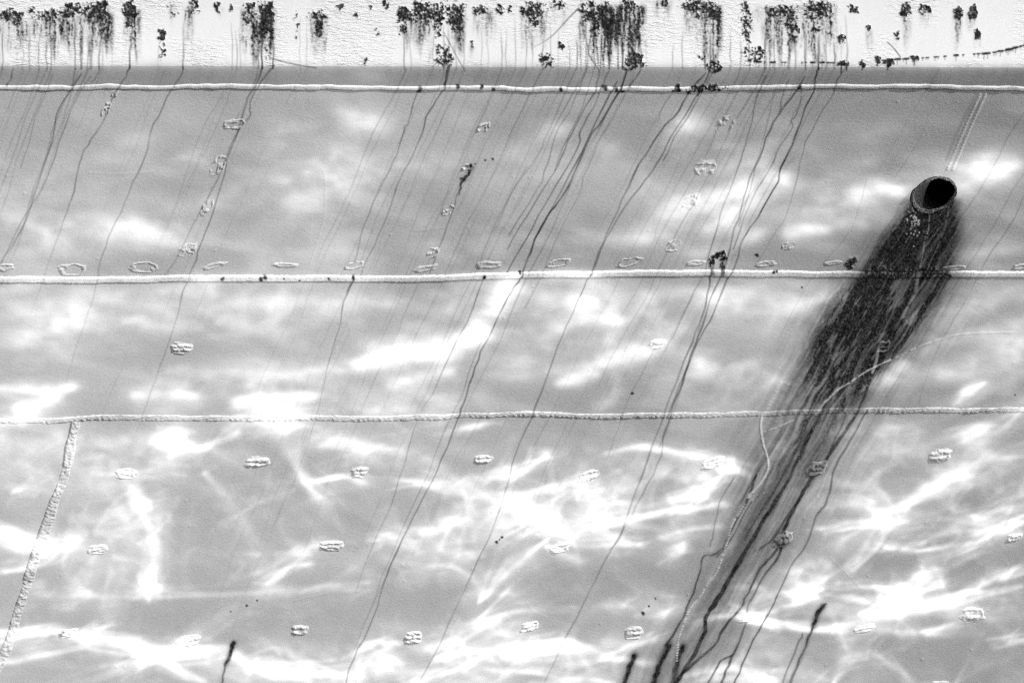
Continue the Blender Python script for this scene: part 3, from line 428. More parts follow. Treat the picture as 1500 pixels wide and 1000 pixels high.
pv = 1 - (1 - pv) * (1 - .5 * sm(-.7, .1, pu) * sm(1.45, .95, pu) * sm(280, 350, YY) * sm(560, 440, YY))
pv *= sm(284, 296, YY)
wide = .42 * sm(-.75, .0, pu) * sm(1.9, .9, pu) * (.25 + .6 * sm(.3, .72, st)) * sm(400, 440, YY) * sm(900, 620, YY)
pv = 1 - (1 - pv) * (1 - wide)
lite = sm(.60, .72, fbm(HX * 40, HZ * 12, 150, 3)) * .22 + sm(.70, .80, FN3) * .10 * sm(600, 470, YY)
pv = np.clip(blur(pv, 1.5) * (.99 + .16 * vnoise(XX / 1.3, YY / 1.3, 160) * (.6 + .8 * FN1)), 0, .985)
pv *= 1 - lite * (1 - .7 * sm(420, 330, YY))
STAIN[:] = 1 - (1 - STAIN) * (1 - np.clip(pv * (.88 + .2 * sm(.25, .6, st)) - .08 * sm(.62, .8, vnoise((HX + wp) * 80, HZ * 4, 170)) * sm(.2, .5, pu), 0, .985) * sm(255, 290, YY))
def D_(pts, w, a, wob=.7):
    k = np.linspace(0, 1, len(pts) * 3); f = lambda q: np.interp(k, np.linspace(0, 1, max(2, np.size(q))), np.atleast_1d(q) if np.size(q) > 1 else [float(q)] * 2)
    r = np.random.RandomState(int(pts[0][0] * 3 + pts[0][1])); W_ = f(w) * .82 * r.uniform(.65, 1.15, len(k)); A_ = f(a) * r.uniform(.75, 1.05, len(k))
    stroke(STAIN, catmull(pts), float(np.mean(W_)) * 1.5, A_ * .28, 'over', True); LN(pts, W_, A_, wob)
D_([(1310, 470), (1300, 500), (1288, 530), (1276, 550), (1268, 575), (1256, 602), (1238, 632), (1218, 660), (1206, 680)], [4, 7, 5, 4, 5, 7], [.7, .9, .8, .8, .95]); D_([(1270, 600), (1255, 628), (1240, 655), (1225, 680), (1215, 720), (1208, 740), (1196, 755), (1180, 800), (1160, 828), (1140, 870), (1118, 912), (1098, 948), (1082, 985), (1072, 1010)], [2, 3, 1.6, 1.6], [.6, .6, .5, .75, .8])
D_([(1248, 512), (1225, 560), (1205, 600), (1180, 650), (1155, 700), (1135, 735), (1112, 772), (1084, 820), (1062, 858), (1046, 885), (1034, 905), (1032, 925), (1016, 958), (1000, 985), (985, 1008), (960, 1060)], [3, 5, 6, 8, 8, 7, 6, 6], [.6, .75, .85, .95, .95, .95, .85]); D_([(1190, 698), (1178, 718), (1166, 740), (1152, 768), (1145, 785)], [7, 5, 6], .92)
D_([(1145, 795), (1130, 815), (1114, 832), (1096, 868), (1085, 890), (1062, 918), (1046, 945), (1016, 972), (992, 996), (970, 1040)], [4, 2.5, 3, 4, 4], [.9, .75, .75, .85]); D_([(1146, 798), (1138, 820), (1120, 842), (1102, 874), (1095, 892), (1090, 920), (1078, 950), (1070, 968), (1060, 990), (1052, 1020)], [4, 2.5, 2.5, 3.5, 3], [.9, .6, .5, .85, .8]); D_([(1074, 958), (1056, 968), (1046, 985), (1036, 1004)], 2, .75)
D_([(1108, 696), (1098, 722), (1088, 745), (1072, 775), (1058, 802), (1046, 812), (1030, 815), (1024, 842), (1010, 880), (1000, 905), (985, 930), (975, 945)], [4, 1.8, 2, 3], [.9, .7, .7, .85]); D_([(1100, 735), (1082, 770), (1064, 800), (1050, 815)], 1.8, .6); D_([(1075, 700), (1055, 735), (1045, 780), (1040, 800)], 1.3, .4)
D_([(1165, 740), (1150, 760), (1130, 790), (1112, 805)], 3, .6); D_([(1240, 606), (1225, 640), (1210, 675)], 2, .5); D_([(1190, 606), (1170, 650), (1150, 690), (1120, 740), (1090, 790)], 3, .5); D_([(1155, 620), (1130, 660), (1105, 700), (1085, 735)], 2, .4); D_([(1205, 606), (1185, 640), (1172, 672)], 4, .55)
D_([(930, 960), (922, 976), (914, 1003), (900, 1050)], [5, 7, 9, 8], [1, .8, .5, .4], 1.); D_([(929, 962), (920, 985), (910, 1010)], 2.5, [1, .8]);  D_([(980, 946), (972, 962), (962, 984), (955, 1006), (940, 1050)], [6, 6, 8, 5], [1, .9, .85, .6], 1.3); D_([(1001, 946), (994, 962), (990, 980), (986, 1006)], [6, 6, 9, 9], [1, .75, .6, .5], 1.)
D_([(1205, 888), (1198, 896), (1194, 910), (1190, 922)], [4, 7, 5, 3], [1, .95, .8], 1.2); D_([(1206, 886), (1210, 884)], 3, .9); D_([(1190, 922), (1182, 938), (1172, 965), (1160, 992), (1150, 1020)], 3, [.8, .5]); D_([(1176, 928), (1168, 945), (1152, 985), (1142, 1010)], [2.4, 2], [.6, .5]); D_([(1186, 930), (1170, 970), (1150, 1010)], 7, .25)
D_([(343, 941), (338, 952), (332, 972), (326, 990), (321, 1010)], [5, 6.5, 3.5, 2.2, 1.8], [1, 1, .85, .8, .7], 1.1); blob(STAIN, 348, 940, 14, 14, 0, .12, 'over'); D_([(1295, 515), (1290, 528), (1284, 540)], 8, .8, .4)
D_([(684, 243), (691, 245), (685, 256), (680, 264), (674, 272), (671, 284)], [3.5, 6, 3.5, 4.5, 2.5, 1.8], [1, 1, .95, .95, .9], 1.2); D_([(671, 284), (664, 305), (650, 345), (638, 375), (630, 400)], 1.1, .5); D_([(675, 262), (680, 262)], 5, .9, 0)
for x, y, r in [(711, 235, 2.4), (722, 233, 2.6), (690, 241, 2), (696, 240, 2), (727, 794, 3.4), (736, 787, 3.2), (731, 790, 2), (362, 887, 2.8), (377, 879, 2.2), (338, 895, 1.6), (1487, 578, 1.8), (942, 898, 4), (950, 887, 2.5), (960, 876, 2), (926, 576, 3.5), (325, 407, 4), (381, 408, 5), (388, 405, 4.5), (415, 407, 2), (438, 410, 2.4), (481, 407, 3), (518, 406, 4), (708, 405, 4.5), (762, 398, 3.5),
                (615, 131, 6), (671, 126, 4), (705, 127, 4), (722, 130, 4), (822, 131, 4.5), (885, 128, 5), (903, 131, 5), (912, 133, 5), (1170, 127, 5), (1108, 374, 4), (88, 930, 3.5), (92, 924, 3), (1133, 398, 3.5), (1138, 397, 3), (1390, 401, 3), (1175, 421, 2.4)]:
    for k in range(3): blob(STAIN, x + rr.uniform(-1, 1) * r * .4, y + rr.uniform(-1, 1) * r * .4, r * .6, r * .5, 0, .9, 'over', 2)
crust(987, 997, 127, 130, 1.3); crust(1008, 1064, 127, 128, 1.1); crust(1009, 1012, 129, 135, 1.2); crust(1026, 1031, 129, 133, 1.1); crust(1246, 1252, 379, 382, 1.3); crust(1241, 1246, 385, 390, 1.3); crust(1044, 1060, 371, 376, 1.25); crust(1042, 1046, 376, 389, 1.05); crust(1058, 1061, 376, 389, 1.05); D_([(1044, 380), (1043, 400)], 5, .6); D_([(1059, 380), (1058, 404)], 5, .65); crust(1270, 1390, 394, 398, 1.1)
D_([(1392, 404), (1384, 418), (1372, 440)], [4, 2], [.7, .3]); D_([(1372, 404), (1362, 425), (1345, 460)], [4, 2], [.6, .3]); D_([(1385, 400), (1365, 399), (1340, 398)], 3, .8)
# pale threads: limescale runs and marine growth trails lying on the stain
def pale(pts, w, a, dots=0, seed=1, lift=0):
    p = catmull(pts, 8)
    if dots:
        seg = np.cumsum(np.r_[0, np.hypot(*(p[1:] - p[:-1]).T)]); n = int(seg[-1] / dots); q = np.linspace(0, seg[-1], n)
        x = np.interp(q, seg, p[:, 0]); y = np.interp(q, seg, p[:, 1]); r = np.random.RandomState(seed)
        for i in range(n):
            if r.rand() < .88: blob(PALE, x[i], y[i], w * r.uniform(.7, 1.1), w * r.uniform(.45, .7), 15, a * r.uniform(.6, 1), 'over', 2)
    else: stroke(PALE, p, w, a, 'over')
pale([(1116, 606), (1114, 625), (1118, 650), (1123, 665), (1125, 682), (1118, 700), (1106, 716), (1096, 725)], 1.3, .8, 0); pale([(1116, 606), (1114, 625), (1118, 650), (1124, 672), (1125, 688), (1112, 710), (1096, 728)], 2.4, .9, 3.2, 2)
pale([(1096, 728), (1085, 748), (1072, 768), (1066, 790), (1058, 815), (1048, 840), (1036, 855), (1026, 872), (1010, 892), (1002, 912), (994, 935), (992, 955), (991, 975)], 2.3, .95, 3.8, 3); pale([(1160, 565), (1145, 560), (1134, 580), (1124, 598)], 1.8, .6, 5, 4); pale([(1155, 480), (1145, 540)], 1.2, .3, 6, 5)
pale([(1208, 590), (1225, 572), (1245, 560), (1265, 546), (1290, 533), (1320, 520), (1345, 508), (1380, 496)], 2.0, .85, 3.0, 6); pale([(1120, 632), (1140, 625), (1160, 616)], 1.8, .8, 3, 7); pale([(1196, 606), (1205, 592), (1210, 586)], 3, .7, 3, 8); pale([(1380, 496), (1410, 489), (1485, 486)], 1.2, .35)
pale([(1100, 728), (1112, 724), (1124, 721)], 1.4, .6, 4, 9)
pale([(1362, 310), (1360, 335), (1355, 350), (1352, 370), (1347, 392)], 1.5, .5, 2.6, 21); pale([(1390, 302), (1385, 330), (1374, 360), (1362, 385), (1358, 395)], 1.1, .5, 2.4, 22); pale([(1345, 400), (1340, 430), (1330, 448), (1320, 470)], 3.4, .26, 2.2, 23); pale([(1286, 515), (1283, 530), (1278, 545)], 3, .35)
r9 = random.Random(9)
for k in range(46): blob(PALE, r9.gauss(1340, 5), r9.gauss(322, 12), 1.1, 1.1, 0, .9, 'over', 2)
for k in range(150):
    y = r9.uniform(320, 640); x = np.interp(y, PY, PL) + r9.random() * (np.interp(y, PY, PR) - np.interp(y, PY, PL)); blob(PALE, x, y, r9.uniform(.5, 1.0), r9.uniform(.5, 1.3), 0, .3, 'over', 2)
for (a, b, w) in [((1444, 138), (1396, 248), 2.4), ((1436, 138), (1388, 248), 2.4)]: pale([a, ((a[0] + b[0]) / 2 - 1, (a[1] + b[1]) / 2), b], w, .55); pale([a, ((a[0] + b[0]) / 2 - 1, (a[1] + b[1]) / 2), b], 1.9, .8, 4.5, 12)
LN([(1440, 140), (1414, 190), (1394, 235)], 2, .22); LN([(1430, 140), (1404, 190), (1386, 235)], 4, .22)
for x, y, w_, h_ in [(1196, 686, 14, 10), (1148, 790, 12, 11), (1190, 692, 9, 5), (1143, 796, 8, 6)]: blob(STAIN, x, y, w_, h_, 0, .82, 'over', 1.6)
for pts, w_, a_ in [([(930, 960), (922, 978), (914, 1003), (900, 1050)], 7, [.9, .4]), ([(980, 945), (970, 966), (958, 1000), (945, 1050)], 7, [.9, .6]), ([(1001, 946), (993, 966), (986, 1006)], 7, [.8, .5]), ([(342, 941), (337, 956), (331, 972)], 5, [.95, .6]), ([(1205, 888), (1197, 900), (1192, 918)], 6, [.95, .6])]: stroke(STAIN, catmull(pts), w_ * .8, np.array(a_), 'over', True)
STAIN *= np.clip(.90 + .20 * vnoise(XX / 1.3, YY / 1.5, 161) * (.5 + FN1), 0, 1.04)
STAIN *= 1 - np.clip(PALE, 0, 1) * .92
LIFT = (CRUST * (.4 + FN1) * .003 + PALE * .0028).astype(np.float32)
r5 = random.Random(15)
for k in range(230):                                     # grit and paint nibs
    x = r5.uniform(-60, 1560); y = r5.uniform(130, 1020); s_ = r5.uniform(.8, 1.7); blob(LIFT, x, y, s_, s_, 0, r5.uniform(.0005, .0022))
for pts in [[(130, 253), (180, 255), (225, 252)], [(470, 245), (476, 262), (474, 320), (452, 395)], [(605, 338), (640, 335), (655, 332)], [(1215, 815), (1240, 840), (1262, 862)], [(770, 880), (782, 895), (800, 903)], [(785, 783), (804, 798)], [(430, 880), (480, 868)]]: stroke(LIFT, catmull(pts), 1.2, .0005, 'max')
STAIN = np.clip(STAIN, 0, 1).astype(np.float32)
#@@RUST_END

# ------------------------------------------------------------------ materials
class NT:
    def __init__(s, name):
        s.m = bpy.data.materials.new(name); s.m.use_nodes = True; s.t = s.m.node_tree; s.b = s.t.nodes['Principled BSDF']
        s.co = s.t.nodes.new('ShaderNodeTexCoord').outputs['Object']
    def n(s, ty, **kw):
        x = s.t.nodes.new(ty)
        for k, v in kw.items(): setattr(x, k, v)
        return x
    def l(s, a, b): s.t.links.new(a, b)
    def attr(s, nm): return s.n('ShaderNodeAttribute', attribute_name=nm).outputs['Fac']
    def noise(s, sc, det=2, vec=None, scale=None, rot=None, rough=.5):
        x = s.n('ShaderNodeTexNoise'); x.inputs['Scale'].default_value = sc; x.inputs['Detail'].default_value = det; x.inputs['Roughness'].default_value = rough
        v = s.co
        if scale or rot:
            mp = s.n('ShaderNodeMapping'); mp.inputs['Scale'].default_value = scale or (1, 1, 1); mp.inputs['Rotation'].default_value = rot or (0, 0, 0); s.l(v, mp.inputs[0]); v = mp.outputs[0]
        s.l(v, x.inputs['Vector']); return x.outputs['Fac']
    def ramp(s, f, lo, hi, a=0., b=1.):
        x = s.n('ShaderNodeMapRange'); x.inputs[1].default_value = lo; x.inputs[2].default_value = hi; x.inputs[3].default_value = a; x.inputs[4].default_value = b
        s.l(f, x.inputs[0]); return x.outputs[0]
    def math(s, op, a, b):
        x = s.n('ShaderNodeMath', operation=op)
        for i, v in enumerate((a, b)):
            if isinstance(v, (int, float)): x.inputs[i].default_value = v
            else: s.l(v, x.inputs[i])
        return x.outputs[0]
    def mix(s, f, a, b):
        x = s.n('ShaderNodeMix', data_type='FLOAT')
        for i, v in zip((0, 2, 3), (f, a, b)):
            if isinstance(v, (int, float)): x.inputs[i].default_value = v
            else: s.l(v, x.inputs[i])
        return x.outputs[0]
    def bump(s, h, st, dist):
        x = s.n('ShaderNodeBump'); x.inputs['Distance'].default_value = dist
        if isinstance(st, (int, float)): x.inputs['Strength'].default_value = st
        else: s.l(st, x.inputs['Strength'])
        s.l(h, x.inputs['Height']); return x.outputs[0]
def paint(name, base, grain=.0004, wrinkle=0.0, rough=.5):
    k = NT(name)
    tone = k.math('ADD', k.ramp(k.noise(1.3, 3), .3, .7, -.02, .02), k.ramp(k.noise(26, 4, scale=(1, 1, .45)), .3, .7, -.012, .012))
    col = k.math('ADD', base, tone)
    col = k.mix(k.attr('pale'), col, .86)
    rust = k.ramp(k.noise(120, 4), .35, .75, .003, .022)
    col = k.mix(k.attr('stain'), col, rust)
    c = k.n('ShaderNodeCombineColor'); [k.l(col, c.inputs[i]) for i in range(3)]
    k.l(c.outputs[0], k.b.inputs['Base Color'])
    k.l(k.mix(k.attr('stain'), rough, .9), k.b.inputs['Roughness']); k.l(k.mix(k.attr('stain'), .25, .04), k.b.inputs['Specular IOR Level'])
    h = k.math('ADD', k.math('MULTIPLY', k.noise(190, 3, rough=.7), grain), k.math('MULTIPLY', k.noise(70, 2, scale=(1.0, 1, .8)), grain * 2.2))
    h = k.math('ADD', h, k.math('MULTIPLY', k.noise(5, 2), .0012))
    if wrinkle:
        patch = k.ramp(k.noise(3.2, 2), .42, .58)
        wr = k.ramp(k.noise(38, 3, scale=(.7, .7, 2.4), rot=(0, math.radians(20), 0), rough=.6), .42, .72)
        h = k.math('ADD', h, k.math('MULTIPLY', k.math('MULTIPLY', wr, patch), wrinkle))
    k.l(k.bump(h, 1.0, 1.0), k.b.inputs['Normal'])
    return k.m
M_HULL = paint('hull_paint', .66); M_TOP = paint('sheer_paint', .63, .0002, .0030); M_KN = paint('knuckle_shade_paint', .45)  # knuckle paint darkened for the shade under the sheer strake
M_WELD = paint('weld_paint', .69, .0008); M_LAP = paint('sunlit_lap_paint', .88, .0009)  # lap paint lightened for the sun its bead catches
def scale_mat(name, lo, hi, bs):
    k = NT(name); c = k.n('ShaderNodeCombineColor'); v = k.ramp(k.noise(90, 5, rough=.7), .35, .7, lo, hi); [k.l(v, c.inputs[i]) for i in range(3)]
    k.l(c.outputs[0], k.b.inputs['Base Color']); k.b.inputs['Roughness'].default_value = .85
    k.l(k.bump(k.math('MULTIPLY', k.noise(110, 4, rough=.7), bs), 1, 1), k.b.inputs['Normal']); return k.m
M_PIPE = scale_mat('rusty_pipe', .01, .34, .014); M_RIM = scale_mat('rusty_rim', .002, .24, .012); M_DARK = scale_mat('shaded_bore', .004, .012, .002)  # bore near black: the darkness inside the pipe is put into its colour
k = NT('water'); k.b.inputs['Base Color'].default_value = (.02, .02, .02, 1); k.b.inputs['Roughness'].default_value = .08
k.l(k.bump(k.math('MULTIPLY', k.noise(.9, 5, scale=(1, 1.7, 1)), .12), 1, 1), k.b.inputs['Normal']); M_WATER = k.m

# ------------------------------------------------------------------ object helpers
def mesh_obj(name, V, F, mat, parent=None, smooth=True, attrs=None):
    me = bpy.data.meshes.new(name); V = np.asarray(V, np.float32); F = np.asarray(F, np.int32)
    me.vertices.add(len(V)); me.vertices.foreach_set('co', V.ravel())
    me.loops.add(F.size); me.loops.foreach_set('vertex_index', F.ravel())
    me.polygons.add(len(F)); me.polygons.foreach_set('loop_start', np.arange(len(F), dtype=np.int32) * F.shape[1])
    me.polygons.foreach_set('loop_total', np.full(len(F), F.shape[1], np.int32))
    me.update(calc_edges=True); me.validate()
    me.polygons.foreach_set('use_smooth', np.full(len(me.polygons), smooth))
    for a, v in (attrs or {}).items():
        at = me.attributes.new(a, 'FLOAT', 'POINT'); at.data.foreach_set('value', np.asarray(v, np.float32).ravel())
    me.materials.append(mat); o = bpy.data.objects.new(name, me); SC.collection.objects.link(o)
    if parent: o.parent = parent
    return o
def grid_faces(nr, nc, flip=False):
    i = np.arange((nr - 1) * nc).reshape(nr - 1, nc)[:, :-1].ravel()
    f = np.stack([i, i + nc, i + nc + 1, i + 1], 1)
    return f[:, ::-1] if flip else f
def surf(x, z, h=0.0):
    P = np.stack([x, S(x, z), z], -1); return P + Nrm(x, z) * np.asarray(h)[..., None]
def surf_obj(name, x, z, h, mat, parent, keep=None, use_lift=True, pale=0.0, stain_gain=1.0):
    P = np.stack([x, S(x, z), z], -1); u, v = proj(P)
    inside = sm(CX0 + 5, CX0 + 60, u) * sm(CX0 + CW - 5, CX0 + CW - 60, u) * sm(CY0 + 2, CY0 + 20, v) * sm(CY0 + CH - 5, CY0 + CH - 40, v)
    hh = h + (sample(LIFT, u, v) * inside if use_lift else 0)
    P = P + Nrm(x, z) * hh[..., None]
    F = grid_faces(*x.shape)
    if keep is not None: F = F[keep(u, v).ravel()[F].all(1)]
    return mesh_obj(name, P.reshape(-1, 3), F, mat, parent, True, {'stain': (sample(STAIN, u, v) * inside * stain_gain), 'pale': np.maximum(sample(PALE, u, v) * inside, pale)})

ship = bpy.data.objects.new('ship', None); SC.collection.objects.link(ship)
ship['label'] = 'white painted ship hull with weld seams, rust drips and a hole trailing a dark stain'; ship['category'] = 'ship'

# ------------------------------------------------------------------ hull plating
def seam_curve(pts):
    p = np.array(pts, float); u = np.arange(-60, 1561, 2.0); v = np.interp(u, p[:, 0], p[:, 1])
    v = np.convolve(np.pad(v, 12, mode='edge'), np.ones(25) / 25, 'valid')
    x, z = unproj(u, v); o = np.argsort(x); x = x[o]; z = z[o]
    return lambda q: np.interp(q, x, z)
Z1 = seam_curve([(-60, 128), (0, 128), (400, 127), (600, 129), (760, 131), (1000, 131), (1120, 130), (1230, 127), (1380, 127), (1500, 131), (1560, 131)])
Z2 = seam_curve([(-60, 409), (0, 409), (150, 410), (330, 407), (600, 408), (700, 405), (800, 402), (1000, 400), (1250, 402), (1500, 401), (1560, 401)])
Z3 = seam_curve([(-60, 616), (0, 616), (60, 616), (110, 614), (130, 612), (400, 612), (560, 613), (650, 610), (760, 606), (870, 609), (1000, 608), (1120, 606), (1200, 602), (1350, 601), (1500, 600), (1560, 600)])
STEP = 1.2
bx0 = unproj(np.array([-60.]), np.array([98.]))[0][0] - .1; bx1 = unproj(np.array([1565.]), np.array([1040.]))[0][0] + .1
def xs_for(v):
    a = unproj(np.array([-50.]), np.array([float(v)]))[0][0]; b = unproj(np.array([1550.]), np.array([float(v)]))[0][0]; return a, b
coarse_l = np.array([-24, -18, -14, -11, -9, -7.5, -6.2, -5.2, -4.4, -3.8, -3.4, -3.1, -2.9])
coarse_r = np.array([6.0, 6.4, 7, 7.8, 8.8, 10, 12, 14.5])
def xgrid(x0, x1):
    d = STEP * PX / math.cos(YAW); m = np.arange(x0, x1, d)
    return np.r_[coarse_l[coarse_l < x0 - .05], m, coarse_r[coarse_r > x1 + .05]]
HC = (1368.0, 284.0); HA, HB, HT = 33.5, 22.0, math.radians(24)
def in_hole(u, v, k=1.0):
    X = u - HC[0]; Y = v - HC[1]; c, s_ = math.cos(HT), math.sin(HT)
    return ((X * c - Y * s_) / (HA * k)) ** 2 + ((X * s_ + Y * c) / (HB * k)) ** 2 < 1
def strake(name, ztop, zbot, v0, v1, mat, step=None):
    a0, b0 = xs_for(v0); a1, b1 = xs_for(v1); xs = xgrid(min(a0, a1), max(b0, b1)); n = max(4, int((v1 - v0) / (step or STEP)))
    t = np.linspace(0, 1, n)[:, None]; zt = ztop(xs)[None]; zb = zbot(xs)[None]; z = zt + (zb - zt) * t; x = np.broadcast_to(xs, z.shape)
    return surf_obj(name, x, z, np.zeros_like(z), mat, ship, keep=lambda u, v: ~in_hole(u, v, .97))
zero = lambda q: np.zeros_like(q)
ZL = lambda q: np.full_like(q, -3.12)
top = strake('sheer_strake', lambda q: np.full_like(q, .36), zero, -22, 98, M_TOP)
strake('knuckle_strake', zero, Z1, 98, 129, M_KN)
strake('upper_plating', Z1, Z2, 129, 405, M_HULL); strake('middle_plating', Z2, Z3, 405, 608, M_HULL); strake('lower_plating', Z3, ZL, 608, 1050, M_HULL)
xs = np.linspace(-24, 14.5, 90); z = np.linspace(-3.12, -4.4, 8)[:, None] + 0 * xs; surf_obj('boot_plating', np.broadcast_to(xs, z.shape), z, np.zeros_like(z), M_HULL, ship)
z = np.linspace(1.15, .36, 8)[:, None] + 0 * xs; surf_obj('bulwark', np.broadcast_to(xs, z.shape), z, np.zeros_like(z), M_TOP, ship)
yb = float(S(0., 1.15)); mesh_obj('cap_rail', [(x, y, z_) for x in (-24, 14.5) for (y, z_) in ((yb + .002, 1.15), (yb + .14, 1.15), (yb + .14, 1.22), (yb + .002, 1.22))],
    [(0, 1, 5, 4), (1, 2, 6, 5), (2, 3, 7, 6), (3, 0, 4, 7), (0, 3, 2, 1), (4, 5, 6, 7)], M_TOP, ship, False)
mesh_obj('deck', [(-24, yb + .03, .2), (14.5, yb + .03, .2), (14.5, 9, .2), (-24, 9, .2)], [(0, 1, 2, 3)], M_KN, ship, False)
mesh_obj('far_side', [(-24, 9, 1.2), (14.5, 9, 1.2), (14.5, 7, -4.4), (-24, 7, -4.4)], [(0, 1, 2, 3)], M_HULL, ship, False)

# ------------------------------------------------------------------ weld seams
rsn = np.random.RandomState(77)
def n1(t, f, seed): return vnoise(t * f, t * 0 + seed, 300 + seed)
def seam(zf, wpx, hpx, kind, mat, name='weld_seam', pale=0.0):
    a, b = unproj(np.array([-55., 1555.]), np.array([130., 700.]))[0]; a = -2.9; b = 5.9
    xs = np.r_[coarse_l, np.arange(a, b, .0036), coarse_r]; u_ = xs / PX
    m = 11; th = np.linspace(-1, 1, m)[:, None]
    if kind == 'wavy': w = wpx * (.85 + .35 * n1(u_, 1 / 30, 1)); off = (n1(u_, 1 / 45, 2) - .5) * 3.0 + (n1(u_, 1 / 14, 3) - .5) * 1.2; rp = .75 + .5 * n1(u_, 1 / 16, 4) + .12 * n1(u_, 1 / 4, 5)
    elif kind == 'lap': w = wpx * (.95 + .12 * n1(u_, 1 / 60, 6) + .10 * n1(u_, 1 / 6, 16)); off = (n1(u_, 1 / 50, 7) - .5) * 1.6 + (n1(u_, 1 / 3.5, 17) - .5) * .8; rp = .9 + .1 * n1(u_, 1 / 9, 8) + .1 * n1(u_, 1 / 4, 18)
    else: w = wpx * (.85 + .3 * n1(u_, 1 / 24, 9)); off = (n1(u_, 1 / 40, 10) - .5) * 2.2; rp = .6 + .5 * n1(u_, 1 / 12, 11) + .5 * n1(u_, 1 / 3.2, 12) * (.4 + n1(u_, 1 / 50, 13))
    z0 = zf(xs); tanl = np.sqrt(1 + T(xs) ** 2)
    if kind == 'rip':  # chevron ripples: shift phase across the bead
        ph = np.abs(th) * 5; rp = .35 + .5 * n1(u_[None] + ph, 1 / 14, 11) + 1.1 * n1(u_[None] - ph * .8, 1 / 4.2, 12) * (.3 + n1(u_, 1 / 50, 13)[None]) + .5 * n1(u_[None] + 40 * th, 1 / 3.0, 14)
    else: rp = rp[None] + 0 * th
    z = z0[None] - (th * w[None] / 2 + off[None]) * PX; x = np.broadcast_to(xs, z.shape)
    prof = np.sqrt(np.clip(1 - np.abs(th) ** (2.6 if kind != 'lap' else 4), 0, 1))
    h = hpx * PX * prof * rp - .0015
    return surf_obj(name, x, z, h, mat, ship, use_lift=False, pale=pale)
seam(Z1, 7.4, 2.5, 'wavy', M_WELD); seam(Z2, 10, 2.6, 'lap', M_LAP); seam(Z3, 9.5, 1.35, 'rip', M_WELD)
def seam_path(pts, wpx, hpx):
    p = catmull(pts, 60); d = np.gradient(p, axis=0); d /= np.linalg.norm(d, axis=1)[:, None]; L = np.cumsum(np.r_[0, np.hypot(*(p[1:] - p[:-1]).T)])
    q = np.arange(0, L[-1], .9); p = np.stack([np.interp(q, L, p[:, 0]), np.interp(q, L, p[:, 1])], 1); d = np.stack([np.interp(q, L, d[:, 0]), np.interp(q, L, d[:, 1])], 1)
    nx = -d[:, 1]; ny = d[:, 0]; m = 13; th = np.linspace(-1, 1, m)[:, None]
    w = wpx * (.85 + .35 * n1(q, 1 / 22, 21)); off = (n1(q, 1 / 30, 22) - .5) * 3
    ph = q[None] + np.abs(th) * 2.5
    rp = .45 + .8 * vnoise(ph / 2.3, th * 2.2 + 9 + 0 * ph, 823) + .5 * vnoise(q[None] / 5.5, th * 3.5 + 4, 824) + .3 * n1(ph, 1 / 18, 24) - .5 * (vnoise(q[None] / 25, th * 0 + 2, 825) > .78)
    u = p[:, 0] + nx * (th * w / 2 + off); v = p[:, 1] + ny * (th * w / 2 + off); x, z = unproj(u, v)
    h = hpx * PX * np.sqrt(np.clip(1 - th ** 4, 0, 1)) * rp - .0015
    surf_obj('weld_seam', x, z, h, M_WELD, ship, use_lift=False)
seam_path([(112, 616), (104, 650), (92, 700), (76, 745), (58, 795), (42, 845), (28, 890), (14, 940), (-2, 975), (-30, 1040)], 15, 1.9)

# ------------------------------------------------------------------ weld patches left where brackets were cut off
def patch(x, y, w, h, kind, seed):
    rs = np.random.RandomState(seed); nu = max(12, int(w / .9)); nv = max(9, int(h / .9)); gv, gu = np.mgrid[-1.15:1.15:nv * 1j, -1.15:1.15:nu * 1j]
    ang = math.radians(rs.uniform(-4, 14)); px = x + gu * w / 2 * math.cos(ang) + gv * h / 2 * .30 * -1; py = y + gv * h / 2 - gu * w / 2 * math.sin(ang)
    o = rs.uniform(0, 200)
    nz = vnoise(gu * 2.2 + o, gv * 2.2 + o, 500) - .5; n2 = vnoise(gu * 6 + o, gv * 5 + o, 501) - .5; n3 = vnoise(gu * 11 + o, gv * 9 + o, 502) - .5
    r = (np.abs(gu) ** 3.2 + np.abs(gv) ** 2.6) ** (1 / 2.8) + nz * .45 + n2 * .18
    mask = sm(1.06, .66, r)
    if kind == 'blk':
        nb = rs.choice([2, 2.5, 3]); rid = .55 + .45 * np.cos((gv + nz * .5 + gu * .1) * math.pi * nb + rs.uniform(0, 6)); hh = mask * (.5 + .7 * rid + .9 * n2 + .9 * nz + .12 * n3) * PX * rs.uniform(1.7, 2.7)
    elif kind == 'ring':
        hh = (sm(1.08, .9, r) * sm(.5, .78, r) * (.8 + .4 * nz) + .5 * sm(.16, .0, np.abs(gv + gu * .3 + nz * .8 + .1)) * mask) * PX * 1.7
    elif kind == 'bar':
        hh = mask * (.5 + .5 * sm(.2, .7, r) + .4 * n2) * PX * 1.7
    else:
        hh = (mask * np.clip(.25 + 1.3 * nz + 1.1 * n2 + .3 * n3, 0, 2) + sm(1.08, .9, r) * sm(.55, .78, r) * .55 * (.6 + nz)) * PX * 1.9
    X, Z = unproj(px, py)
    lab = surf_obj('weld_patch', X, Z, hh - .0012, M_WELD if kind == 'blk' else M_HULL, ship, use_lift=False, stain_gain=.8, pale=(.45 if kind == 'blk' else .12))
    return lab
